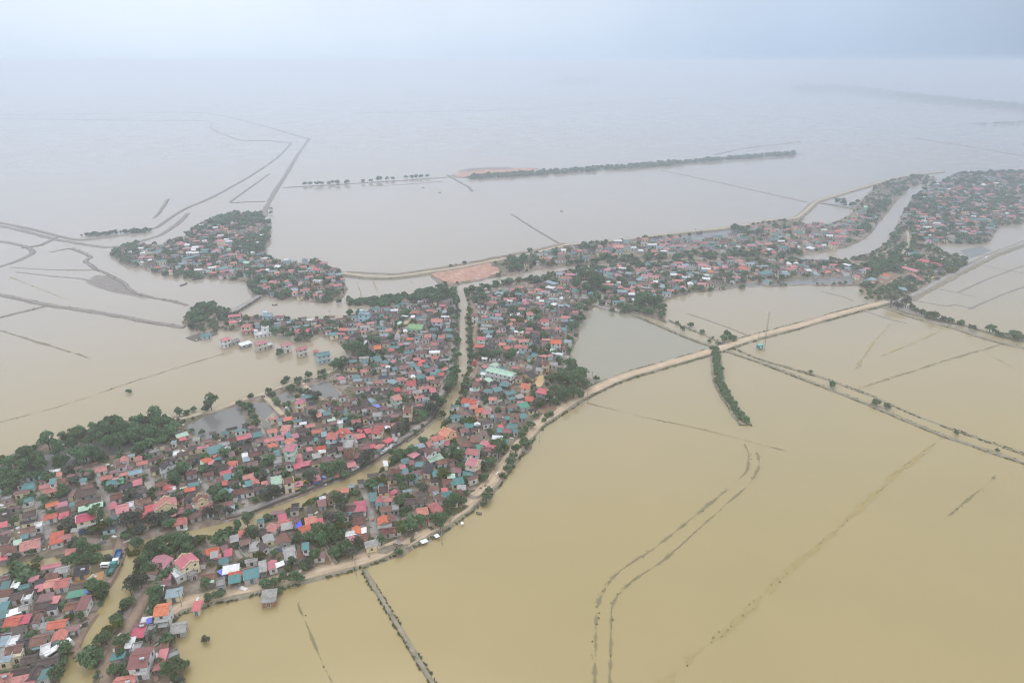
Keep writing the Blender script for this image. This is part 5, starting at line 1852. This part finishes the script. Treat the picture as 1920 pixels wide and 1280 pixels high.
for i in range(0, len(CW)-1, 1):                 # tufts leaning over the canal on its near bank
    for q in range(7):
        x, y = CW[i]+(CW[i+1]-CW[i])*random.random(); t = CW[i+1]-CW[i]; t = t/np.linalg.norm(t)
        if fbm(x/16, y/16) < 0.4: continue
        d = random.uniform(3.2, 6.0); gr.append((x-t[1]*d, y+t[0]*d, 0.3, random.uniform(0.7, 1.8), random.choice('yyyd')))
        if q == 0 and fbm(x/9+5, y/9) > 0.55: gr.append((x-t[1]*random.uniform(0.5, 3.4), y+t[0]*random.uniform(0.5, 3.4), 0.0, random.uniform(0.5, 1.3), 'y'))
C2 = CANALW[1][0]
for i in range(len(C2)-1):
    for q in range(5):
        x, y = C2[i]+(C2[i+1]-C2[i])*random.random(); t = C2[i+1]-C2[i]; t = t/np.linalg.norm(t); sg = random.choice((-1, 1))
        d = sg*random.uniform(4.8, 7.5); gr.append((x+t[1]*d, y-t[0]*d, 0.35, random.uniform(0.6, 1.5), random.choice('yddg')))
scatter_mesh('bank_grass', gr, TINY, None, 'weeds and grass tufts along dykes and banks')
# ---------------------------------------------------------------- vehicles, boats, mast, poles, bridge, sheets, debris
M_TYRE = plain('tyre_rubber', (0.02, 0.02, 0.02), 0.9)
M_WHITEP = plain('white_paint', (0.78, 0.78, 0.77), 0.35, 0.03)
M_BLUEP = plain('blue_paint', (0.05, 0.13, 0.32), 0.45)
M_TEALP = plain('teal_paint', (0.05, 0.26, 0.24), 0.5)
M_REDP = plain('red_paint', (0.5, 0.05, 0.04), 0.45)
M_YELP = plain('yellow_paint', (0.72, 0.42, 0.05), 0.5)
M_DARKP = plain('dark_paint', (0.04, 0.042, 0.05), 0.4)
M_WOOD = plain('weathered_wood', (0.13, 0.105, 0.085), 0.9, 0.3)
M_RUST = plain('rusty_steel', (0.25, 0.22, 0.2), 0.7, 0.2)
def heading(px, py, qx, qy, z=1.0):
    a = Vector(G(px, py, z)); b = Vector(G(qx, qy, z)); d = b-a
    return (a+b)/2, math.atan2(d.y, d.x), d.length
def wheels(r, xs, w, rad):
    for x in xs:
        for s in (-1, 1):
            mb = MB(); mb.tube((x, s*w, rad), (x, s*(w-0.28), rad), rad, n=12); wh = mb.build('wheel', M_TYRE, r)
            mb = MB(); mb.tube((x, s*(w+0.012), rad), (x, s*w, rad), rad*0.55, n=10); mb.build('rim', M_POST, wh)
def prism(mb, prof, y0, y1, mi=0):
    n = len(prof); i = len(mb.v)
    mb.v += [(x, y0, z) for x, z in prof]+[(x, y1, z) for x, z in prof]
    mb.f += [tuple(i+k for k in range(n)), tuple(i+2*n-1-k for k in range(n))]; mb.m += [mi, mi]
    for k in range(n): mb.f.append((i+k, i+n+k, i+n+(k+1) % n, i+(k+1) % n)); mb.m.append(mi)
def ground_z(x, y):
    b = max(ground(x, y), 0.1)
    for P, hw, nm in PATHS:
        if nm in ('road', 'lane', 'path') and len(P) and np.min(np.hypot(P[:, 0]-x, P[:, 1]-y)) < hw+2: b = max(b, 1.15)
    return b
def bus(p, q, ln, label):
    c, a, _ = heading(*p, *q); r = empty('bus', (c.x, c.y, ground_z(c.x, c.y)), a); h = ln/2
    b = MB(); prism(b, [(-h, .5), (h, .5), (h, 1.6), (h-.35, 3.0), (h-.7, 3.15), (-h+.2, 3.15), (-h, 2.9)], -1.22, 1.22); b.build('body', M_WHITEP, r)
    for s in (-1, 1):
        w = MB(); w.box(-h+.7, h-1.3, min(s*1.2, s*1.245), max(s*1.2, s*1.245), 1.75, 2.65); w.build('side_window', M_GLASS, r)
    w = MB(); prism(w, [(h+.01, 1.65), (h+.04, 1.65), (h-.31, 2.9), (h-.34, 2.9)], -1.05, 1.05); w.build('windscreen', M_GLASS, r)
    v = MB(); v.box(-1.0, 1.0, -.55, .55, 3.15, 3.33); v.build('roof_vent', M_TRIM, r)
    wheels(r, (-h+2.0, h-2.2), 1.24, .5)
    return tag(r, label, 'bus', 'vehicles in the village')
def truck(p, q, ln, cab, bed, label):
    c, a, _ = heading(*p, *q); r = empty('truck', (c.x, c.y, ground_z(c.x, c.y)), a); h = ln/2
    b = MB(); b.box(-h, h-.1, -.45, .45, .55, .8); b.build('chassis', M_DARKP, r)
    k = MB(); prism(k, [(h-2.0, .6), (h, .6), (h, 1.7), (h-.3, 2.7), (h-2.0, 2.8)], -1.15, 1.15); k.build('cab', cab, r)
    w = MB(); prism(w, [(h+.01, 1.75), (h+.04, 1.75), (h-.25, 2.6), (h-.28, 2.6)], -1.0, 1.0); w.build('windscreen', M_GLASS, r)
    d = MB(); x0, x1 = -h, h-2.2
    d.box(x0, x1, -1.2, 1.2, .85, 1.0); d.box(x0, x1, -1.2, -1.1, 1.0, 2.1); d.box(x0, x1, 1.1, 1.2, 1.0, 2.1); d.box(x0, x0+.1, -1.1, 1.1, 1.0, 2.1); d.box(x1-.1, x1, -1.1, 1.1, 1.0, 2.3)
    d.build('cargo_bed', bed, r); wheels(r, (-h+1.4, h-1.2) if ln < 8 else (-h+1.3, -h+2.5, h-1.2), 1.15, .5)
    return tag(r, label, 'truck', 'vehicles in the village')
def car(p, q, ln, paint, label, van=False, name='car'):
    c, a, _ = heading(*p, *q); r = empty(name, (c.x, c.y, ground_z(c.x, c.y)), a); h = ln/2; t = 2.0 if van else 1.45
    prof = [(-h, .35), (h, .35), (h, .8), (h-.9, .95), (h-1.5, t), (-h+.5, t), (-h, .95)] if not van else [(-h, .35), (h, .35), (h, .95), (h-.8, 1.2), (h-1.3, t), (-h+.1, t)]
    b = MB(); prism(b, prof, -.86, .86); b.build('body', paint, r)
    for s in (-1, 1):
        w = MB(); w.box(-h+.7, h-1.55, min(s*.84, s*.875), max(s*.84, s*.875), t*.68, t*.93); w.build('side_window', M_GLASS, r)
    w = MB(); z0 = 1.0 if not van else 1.25
    prism(w, [(h-.95, z0), (h-.92, z0), (h-1.47+(.2 if van else 0), t-.06), (h-1.5+(.2 if van else 0), t-.06)], -.76, .76); w.build('windscreen', M_GLASS, r)
    wheels(r, (-h+.85, h-.85), .87, .33)
    return tag(r, label, 'van' if van else 'car', 'vehicles in the village')
bus((101, 1231), (125, 1216), 9.5, 'long white bus parked among the roofs at the causeway end')
truck((224, 1040), (219, 1057), 9.0, M_WHITEP, M_BLUEP, 'long blue open truck with white cab on the track by the canal')
truck((208, 1075), (214, 1065), 6.5, M_TEALP, M_TEALP, 'short teal truck parked behind the blue truck')
car((195, 1063), (208, 1062), 4.8, M_WHITEP, 'white van parked beside the teal truck', True, 'van')
car((139, 1189), (148, 1177), 4.8, M_WHITEP, 'white pickup standing on the track by the maroon lean-to')
car((733, 839), (738, 834), 4.4, M_WHITEP, 'white car farthest along the canal lane, in a row of three')
car((724, 846), (730, 842), 4.4, M_WHITEP, 'white car in the middle of the row of three on the canal lane')
car((716, 851), (722, 847), 4.4, M_WHITEP, 'white car nearest the camera in the row of three on the canal lane')
car((662, 882), (670, 878), 4.2, M_WHITEP, 'lone white car under the trees on the canal lane')
truck((594, 908), (607, 903), 7.0, M_BLUEP, M_BLUEP, 'blue truck parked nose to tail on the canal lane')
truck((609, 904), (622, 899), 7.0, M_TEALP, M_RUST, 'grey-green truck parked ahead of the blue one on the canal lane')
car((154, 1001), (160, 998), 4.4, M_BLUEP, 'dark blue van in the yard of the long crimson-roofed school', True, 'van')
truck((889, 687), (890, 681), 5.5, M_REDP, M_REDP, 'red truck on the lane beside the green school')
car((888, 675), (888, 671), 4.2, M_WHITEP, 'white car just ahead of the red truck by the green school')
car((853, 657), (853, 653), 4.2, M_DARKP, 'dark car on the lane west of the narrow canal')
car((1847, 487), (1850, 484), 5.0, M_WHITEP, 'white van driving on the eastern dyke road', True, 'van')
car((1746, 524), (1753, 522), 6.0, M_YELP, 'yellow vehicle at the roadside by the lower school block', True, 'van')
truck((1308, 437), (1315, 436), 7.0, M_DARKP, M_RUST, 'dark truck standing on the north dyke road')
# excavator by the canal
def excavator(px, py, qx, qy):
    c, a, _ = heading(px, py, qx, qy); r = empty('excavator', (c.x, c.y, ground_z(c.x, c.y)), a)
    for s in (-1, 1):
        t = MB(); prism(t, [(-1.7, .1), (1.7, .1), (2.0, .45), (1.7, .85), (-1.7, .85), (-2.0, .45)], s*1.0-.3, s*1.0+.3); t.build('crawler_track', M_TYRE, r)
    b = MB(); b.box(-1.9, 1.1, -1.2, 1.2, .95, 2.0); b.box(-1.9, -.6, -1.1, 1.1, 2.0, 2.5); b.build('body', M_YELP, r)
    k = MB(); prism(k, [(-.5, 2.0), (1.1, 2.0), (1.0, 3.1), (-.5, 3.1)], .1, 1.15); k.build('cab', M_GLASS, r)
    m = MB(); m.tube((.9, -.3, 1.7), (3.6, -.3, 4.4), .25, .2, 6); m.tube((3.6, -.3, 4.4), (5.6, -.3, 2.2), .2, .15, 6); m.build('boom', M_YELP, r)
    u = MB(); prism(u, [(5.4, 2.2), (5.9, 1.9), (5.6, 1.0), (4.9, 1.1), (5.0, 1.7)], -.8, .2); u.build('bucket', M_RUST, r)
    return tag(r, 'orange-yellow excavator working on the canal bank', 'excavator', 'vehicles in the village')
excavator(551, 921, 569, 915)
# boats
def boat(p, q, w, label, m=M_WOOD):
    c, a, ln = heading(*p, *q, 0.3); r = empty('boat', (c.x, c.y, 0), a); h = ln/2
    mb = MB(); n = 9; rows = []
    for k in range(n):
        u = -1+2*k/(n-1); bw = w/2*(1-abs(u)**2.6)+0.06; zt = .55+.45*u*u; x = u*h; i = len(mb.v)
        mb.v += [(x, -bw, zt), (x, -bw*.6, -.15), (x, bw*.6, -.15), (x, bw, zt), (x, bw*.86, zt-.04), (x, bw*.5, .1), (x, -bw*.5, .1), (x, -bw*.86, zt-.04)]; rows.append(i)
    for a_, b_ in zip(rows, rows[1:]):
        for k in range(8): j = (k+1) % 8; mb.f.append((a_+k, b_+k, b_+j, a_+j)); mb.m.append(0)
    for i, rev in ((rows[0], False), (rows[-1], True)):
        f = tuple(i+k for k in range(8)); mb.f.append(f if not rev else f[::-1]); mb.m.append(0)
    mb.build('hull', m, r)
    for x in (-h*.45, 0, h*.45):
        s = MB(); s.box(x-.18, x+.18, -w*.4, w*.4, .42, .5); s.build('thwart', M_POST, r)
    return tag(r, label, 'boat', 'boats on the flood water')
boat((337, 536), (351, 531), 3.0, 'long dark wooden boat alone on the lake below the hamlet')
boat((361, 525), (371, 523), 2.4, 'dark boat moored at the muddy shore of the hamlet')
boat((371, 524), (380, 521), 2.4, 'second dark boat moored just right of the first at the hamlet shore')
boat((510, 572), (520, 571), 2.2, 'flat boat on the river below the hamlet trees')
boat((639, 1073), (656, 1071), 1.6, 'slim pale boat pulled up at the dyke foot near the field dyke', M_RUST)
boat((791, 352), (796, 352), 3.5, 'tiny dark boat far out on the open flood, left of its neighbour')
boat((822, 361), (827, 361), 3.5, 'tiny dark boat far out on the open flood, nearer than its neighbour')
boat((1050, 396), (1055, 396), 3.0, 'tiny dark boat on the flood beyond the north dyke road')
boat((986, 832), (995, 833), 1.6, 'narrow dark boat moored by the roadside trees at the dyke bend', M_WOOD)
boat((893, 961), (903, 963), 1.4, 'narrow dark boat moored below the lowest roadside tree')
# white sheets drying on the edge of the road
def sheet(p, q, wd, m, label, nm='tarpaulin', z=1.2, lift=None):
    c, a, ln = heading(*p, *q, z); mb = MB(); n, k = 8, 5; i = 0
    zz = z if lift is None else max(ground(c.x, c.y), 0.1)+lift
    for u in range(n+1):
        for v in range(k+1):
            x = -ln/2+ln*u/n; y = -wd/2+wd*v/k; mb.v.append((x, y, .12+.16*float(vnoise(x*1.1+p[0], y*1.3+p[1]))))
    for u in range(n):
        for v in range(k): b = u*(k+1)+v; mb.f.append((b, b+k+1, b+k+2, b+1)); mb.m.append(0)
    o = mb.build(nm, m); o.location = (c.x, c.y, zz); o.rotation_euler = (0, 0, a)
    md = o.modifiers.new('thickness', 'SOLIDIFY'); md.thickness = 0.04
    return tag(o, label, 'tarpaulin')
sheet((789, 1017), (801, 1012), 2.6, M_WHITEP, 'larger white sheet spread on the water edge of the dyke road')
sheet((815, 1006), (823, 1003), 2.4, M_WHITEP, 'smaller white sheet spread on the water edge of the dyke road')
sheet((864, 981), (869, 980), 1.6, M_WHITEP, 'scrap of white sheet at the water edge of the dyke road')
sheet((414, 1084), (424, 1078), 5.0, M_BLUE, 'crumpled blue tarpaulin over rubble beside the long teal roadside shed', lift=2.4)
sheet((163, 1116), (177, 1113), 4.0, M_BLUE, 'blue tarpaulin roofing between the green lean-to and plum workshop', lift=2.6)
sheet((555, 994), (567, 991), 4.6, M_BLUE, 'blue tarpaulin on the roof of the orange lean-to house', lift=3.2)
sheet((278, 1178), (288, 1175), 3.0, M_BLUE, 'blue tarpaulin on the small grey flat roof', lift=3.6)
sheet((771, 948), (783, 945), 3.0, M_BLUE, 'violet-blue tarpaulin in the yard of the maroon tiled house', lift=0.8)
sheet((97, 1130), (104, 1129), 2.6, M_BLUE, 'scrap of blue tarpaulin beside the small crimson shed', lift=2.4)
sheet((705, 776), (712, 773), 4.5, M_BLUE, 'blue tarpaulin on the grey hip roof', lift=5.2)
sheet((42, 1148), (48, 1147), 2.4, M_BLUE, 'blue sheet at the end of the white roofing strip', lift=2.2)
sheet((15, 1160), (44, 1151), 4.0, M_WHITEP, 'long white roofing sheet behind the salmon roof at the frame edge', lift=2.6)
# power poles on the dyke
poles = [(829, 1019, 'in front of the crimson tiled house by the dyke road bend'), (668, 1075, 'at the start of the field dyke'), (1012, 826, 'at the sharp bend of the dyke road'), (962, 872, 'in the roadside trees below the dyke bend'),
         (1101, 754, 'where the thin hedge meets the dyke road'), (1110, 716, 'in the enclosed grey-green water'), (341, 1137, 'beside the patchy-tiled white house'), (1421, 640, 'beside the lattice mast'), (620, 600, 'on the riverside path by the rank field'), (1303, 440, 'beside the dark truck on the north dyke')]
for px, py, wh in poles:
    x, y = G(px, py, 0.8); r = empty('power_pole', (x, y, max(0.2, ground(x, y))), 0.5)
    p = MB(); p.tube((0, 0, -1.2), (0, 0, 8.6), .17, .11, 8); p.build('post', M_POST, r)
    a = MB(); a.box(-.9, .9, -.06, .06, 8.0, 8.14); a.build('crossarm', M_WOOD, r)
    for k in (-.8, 0, .8):
        i = MB(); i.tube((k, 0, 8.145), (k, 0, 8.4), .06, .05, 6); i.build('insulator', M_TRIM, r)
    tag(r, 'slim grey power pole '+wh, 'power pole', 'power poles of the village')
# lattice mast with its hut on stilts
x, y = G(1432, 657, 0); r = empty('lattice_mast', (x, y, 0), 0.3); Ht = 31.0
legs = [(math.cos(a)*1.0, math.sin(a)*1.0) for a in (0.5, 2.6, 4.7)]
t = MB()
for (a, b) in legs: t.tube((a, b, -1), (a*.35, b*.35, Ht), .07, .05, 5)
for k in range(16):
    z0, z1 = k*Ht/16, (k+1)*Ht/16; s0, s1 = 1-.65*z0/Ht, 1-.65*z1/Ht
    for i in range(3):
        a, b = legs[i], legs[(i+1) % 3]; t.tube((a[0]*s0, a[1]*s0, z0), (b[0]*s1, b[1]*s1, z1), .035, n=4); t.tube((a[0]*s1, a[1]*s1, z1), (b[0]*s1, b[1]*s1, z1), .035, n=4)
t.build('tower', M_RUST, r)
for k in range(3):
    an = MB(); aa = k*2.09; an.box(.5, .66, -.16, .16, Ht-3, Ht-1, T=Matrix.Rotation(aa, 4, 'Z')); an.build('antenna', M_TRIM, r)
tag(r, 'tall lattice mast rising from the flood beside the dyke road', 'mast')
x, y = G(1424, 654, 0); r = empty('equipment_hut', (x, y, 0), 0.25)
b = MB(); b.box(-1.9, 1.9, -1.5, 1.5, .9, 3.3); b.build('wall', M_TEALP, r); b = MB(); b.box(-2.1, 2.1, -1.7, 1.7, 3.3, 3.5); b.build('roof', mat_surface('teal_roof_panel', (0.10, 0.42, 0.40), .1, .5, .5), r)
for sx in (-1.7, 1.7):
    for sy in (-1.3, 1.3): b = MB(); b.box(sx-.12, sx+.12, sy-.12, sy+.12, -1, .9); b.build('stilt', M_POST, r)
b = MB(); b.box(-.5, .5, -1.56, -1.5, 1.0, 2.8); b.build('door', M_TRIM, r)
tag(r, 'small teal hut on stilts in the water at the mast foot', 'hut')
# bridge to the hamlet
a = Vector(G(424, 592, 2.4)); b_ = Vector(G(487, 553, 2.4)); d = b_-a; ln = d.length; c = (a+b_)/2
r = empty('bridge', (c.x, c.y, 0), math.atan2(d.y, d.x)); m = MB(); m.box(-ln/2, ln/2, -2.2, 2.2, 1.9, 2.4); m.build('deck', M_LANE, r)
for s in (-1, 1):
    k = MB(); n = int(ln/4)
    for i in range(n+1): q = -ln/2+ln*i/n; k.box(q-.1, q+.1, s*2.1-.08, s*2.1+.08, 2.4, 3.3)
    k.box(-ln/2, ln/2, s*2.1-.06, s*2.1+.06, 3.1, 3.22); k.build('railing', M_POST, r)
for i in range(1, 9): q = -ln/2+ln*i/9; k = MB(); k.box(q-.35, q+.35, -1.9, 1.9, -1.5, 1.9); k.build('pier', M_POST, r)
tag(r, 'long low concrete bridge over the flood to the hamlet', 'bridge')
# raft under the teal-roofed raft house
a = Vector(G(357, 636, .4)); b_ = Vector(G(400, 622, .4)); d = b_-a; c = (a+b_)/2; r = empty('raft', (c.x, c.y, 0), math.atan2(d.y, d.x)); m = MB(); m.box(-d.length/2, d.length/2, -6.5, 6.5, -.2, .38); m.build('deck', M_WOOD, r)
for k in range(7):
    m = MB(); q = -d.length/2+1.2+k*2.0; m.box(q, q+1.1, -6.2, -5.2+.3*(k % 2), .385, .9+.3*(k % 3)); m.build('crate', M_RUST if k % 2 else M_TRIM, r)
tag(r, 'dark wooden raft with junk under the teal-roofed raft house', 'raft')
# riders on the dyke road
def rider(px, py, label, m):
    x, y = G(px, py, 2.0); r = empty('motorbike', (x, y, 1.14), 0.5); b = MB(); prism(b, [(-.6, .45), (.5, .45), (.75, .95), (.4, .8), (-.7, .85)], -.15, .15); b.build('frame', m, r)
    for k in (-.62, .62): w = MB(); w.tube((k, -.06, .3), (k, .06, .3), .3, n=12); w.build('wheel', M_TYRE, r)
    tag(r, 'motorbike '+label, 'motorbike')
    p = MB(); prism(p, [(-.28, .8), (.1, .8), (.12, 1.05), (-.02, 1.5), (-.2, 1.52), (-.32, 1.1)], -.2, .2)
    for s in (-1, 1): p.tube((-.05, s*.2, 1.42), (.42, s*.22, 1.08), .06, .045, 6); p.tube((-.05, s*.14, .85), (.35, s*.18, .75), .09, .07, 6); p.tube((.35, s*.18, .75), (.22, s*.18, .32), .07, .05, 6)
    p.tube((-.1, 0, 1.5), (-.08, 0, 1.6), .07, .06, 6)
    for k in range(4): z = 1.58+.07*k; p.tube((-.08, 0, z), (-.08, 0, z+.07), (.07, .11, .12, .10)[k], (.11, .12, .10, .03)[k], 8)
    o = p.build('person', plain('dark_clothes', (.12, .05, .06), .9)); o.location = (x, y, 1.14); o.rotation_euler = (0, 0, .5)
    tag(o, 'person in dark clothes riding the '+'motorbike '+label, 'person')
rider(744, 1026, 'on the sandy dyke road below the lane end', M_REDP)
# broken things: yard junk, planks, sacks and tanks between the houses
J = MB(); jm = [M_RUST, M_TRIM, M_WOOD, mat_surface('brick_rubble', (.30, .15, .11), .3, .8, .95), plain('pale_sack', (.55, .52, .45), .9), M_BLUE]
rs = np.random.default_rng(21)
for P, n in ((LANDW[0], 46000), (LANDW[2], 3000)):
    xs = [p[0] for p in P]; ys = [p[1] for p in P]; X = rs.uniform(min(xs), max(xs), n); Y = rs.uniform(max(130, min(ys)), max(ys), n); ok = inside(X, Y, P) & (fbm(X/17+40, Y/17) > .40)
    for x, y in zip(X[ok], Y[ok]):
        g = ground(x, y)
        if g < .6 or not gfree(x, y, .1, -.6): continue
        T = Matrix.Translation((x, y, g-.05)) @ Matrix.Rotation(rs.uniform(0, 6.28), 4, 'Z') @ Matrix.Rotation(rs.normal()*.15, 4, 'X')
        a, b, c = rs.uniform(.3, 1.7), rs.uniform(.15, .8), rs.uniform(.1, .8)
        J.box(-a, a, -b, b, 0, c, int(rs.choice(6, p=(.24, .12, .27, .235, .13, .005))), T)
tag(J.build('yard_rubble', jm), 'junk, rubble and planks strewn between the village houses', 'rubble', kind='stuff')
# garden walls along the lanes
M_GW = mat_surface('yard_wall_render', (.33, .30, .27), .25, .5, .95)
for s, lab in (("612 1026 622 1046 632 1062", 'grey yard wall beside the brown plot at the dyke road'), ("870 902 884 906 898 909", 'pale garden wall beside the dyke road below the teal shed'),
               ("1000 694 1014 696 1008 708", 'sandy yard wall behind the black-roofed temple'), ("445 1025 455 1043 462 1052", 'grey yard wall beside the pink pavilion yard'),
               ("105 1046 160 1036 200 1020", 'low red-brown wall along the left canal reach'), ("136 1112 150 1109 166 1106", 'grey wall at the edge of the orange flooded yard')):
    P = catmull([G(*p) for p in pts_of(s)], 1.5); m = MB(); n = len(P); T = np.gradient(P, axis=0); T /= np.linalg.norm(T, axis=1)[:, None]; i0 = 0
    for (x, y), (tx, ty) in zip(P, T):
        g = max(ground(x, y), .3); nx, ny = -ty*.12, tx*.12; m.v += [(x+nx, y+ny, g-.8), (x+nx, y+ny, g+1.7), (x-nx, y-ny, g+1.7), (x-nx, y-ny, g-.8)]
    for k in range(n-1):
        for q in range(4): w = (q+1) % 4; m.f.append((4*k+q, 4*k+w, 4*k+4+w, 4*k+4+q)); m.m.append(0)
    m.f += [(3, 2, 1, 0), (4*n-4, 4*n-3, 4*n-2, 4*n-1)]; m.m += [0, 0]
    tag(m.build('garden_wall', M_GW), lab, 'wall')
# ---------------------------------------------------------------- air, sky, light
SUN_AZ, SUN_EL = math.radians(-22), math.radians(66)         # ahead and a little to the left, high behind thin cloud
hz, nt, b = nodes_of('haze'); nt.nodes.remove(b)
pv = N(nt, 'ShaderNodeVolumePrincipled'); pv.inputs['Color'].default_value = (0.875, 0.93, 1.0, 1); pv.inputs['Density'].default_value = 4.6e-4; pv.inputs['Anisotropy'].default_value = 0.8
L(nt, pv.outputs[0], nt.nodes['Material Output'].inputs['Volume'])
mb = MB(); mb.box(-R_-200, R_+200, -3300, R_+200, -1.0-1.7, H+8)
ho = tag(mb.build('haze', hz), 'pale haze over the flooded plain', 'haze', kind='stuff')
w = bpy.data.worlds.new('World'); scene.world = w; w.use_nodes = True; nt = w.node_tree
bg = nt.nodes['Background']
sky = N(nt, 'ShaderNodeTexSky', sky_type='NISHITA'); sky.sun_disc = False; sky.sun_elevation = SUN_EL; sky.sun_rotation = SUN_AZ; sky.dust_density = 4.0; sky.air_density = 1.0
tc = N(nt, 'ShaderNodeTexCoord'); dirv = tc.outputs['Generated']
sx = N(nt, 'ShaderNodeSeparateXYZ'); L(nt, dirv, sx.inputs[0])
sd = N(nt, 'ShaderNodeVectorMath', operation='DOT_PRODUCT'); L(nt, dirv, sd.inputs[0])
GA = math.radians(-24); GE = math.radians(24)                 # where the sun brightens the cloud sheet
sd.inputs[1].default_value = (math.sin(GA)*math.cos(GE), math.cos(GA)*math.cos(GE), math.sin(GE))
glow = ramp(nt, ((0.0, (9.0, 9.3, 9.8)), (0.22, (5.6, 6.1, 7.0)), (0.40, (4.0, 4.65, 5.7)), (0.66, (5.8, 6.7, 8.1)), (0.86, (7.7, 8.3, 9.3)), (1.0, (9.4, 9.8, 10.5))))
L(nt, sd.outputs['Value'], glow.inputs[0])
cl = noise(nt, dirv, 2.6, 5, 0.55); cr = ramp(nt, ((0.3, (0.93, 0.94, 0.95)), (0.7, (1.06, 1.05, 1.04)))); L(nt, cl.outputs[0], cr.inputs[0])
cloud = mixc(nt, 1.0, glow.outputs[0], cr.outputs[0], 'MULTIPLY')
el = ramp(nt, ((0.0, (.63, .70, .755)), (0.04, (.66, .71, .755)), (0.10, (.68, .71, .75)), (0.30, (.95, .97, 1)), (0.6, (1.25, 1.23, 1.2)))); L(nt, sx.outputs[2], el.inputs[0])   # thick murk low over the horizon
out = mixc(nt, 0.88, sky.outputs[0], cloud)
out = mixc(nt, 1.0, out, el.outputs[0], 'MULTIPLY')
L(nt, out, bg.inputs[0]); bg.inputs[1].default_value = 0.15
sl = bpy.data.lights.new('sun', 'SUN'); sl.energy = 0.8; sl.angle = math.radians(40); sl.color = (1.0, 0.95, 0.88)
so = bpy.data.objects.new('sun', sl); col.objects.link(so)
dv = Vector((math.sin(SUN_AZ)*math.cos(SUN_EL), math.cos(SUN_AZ)*math.cos(SUN_EL), math.sin(SUN_EL)))
so.rotation_euler = dv.to_track_quat('Z', 'Y').to_euler(); so.location = (0, 0, 400)

scene.view_settings.view_transform = 'Standard'; scene.view_settings.look = 'None'
scene.view_settings.exposure = 0.02; scene.view_settings.gamma = 1.0
scene.render.engine = 'CYCLES'
cy = scene.cycles
cy.use_denoising = True; cy.filter_width = 1.1
cy.max_bounces = 5; cy.diffuse_bounces = 2; cy.glossy_bounces = 2; cy.transmission_bounces = 2; cy.transparent_max_bounces = 6; cy.volume_bounces = 3
cy.use_adaptive_sampling = True; cy.adaptive_threshold = 0.01
bpy.context.view_layer.update()
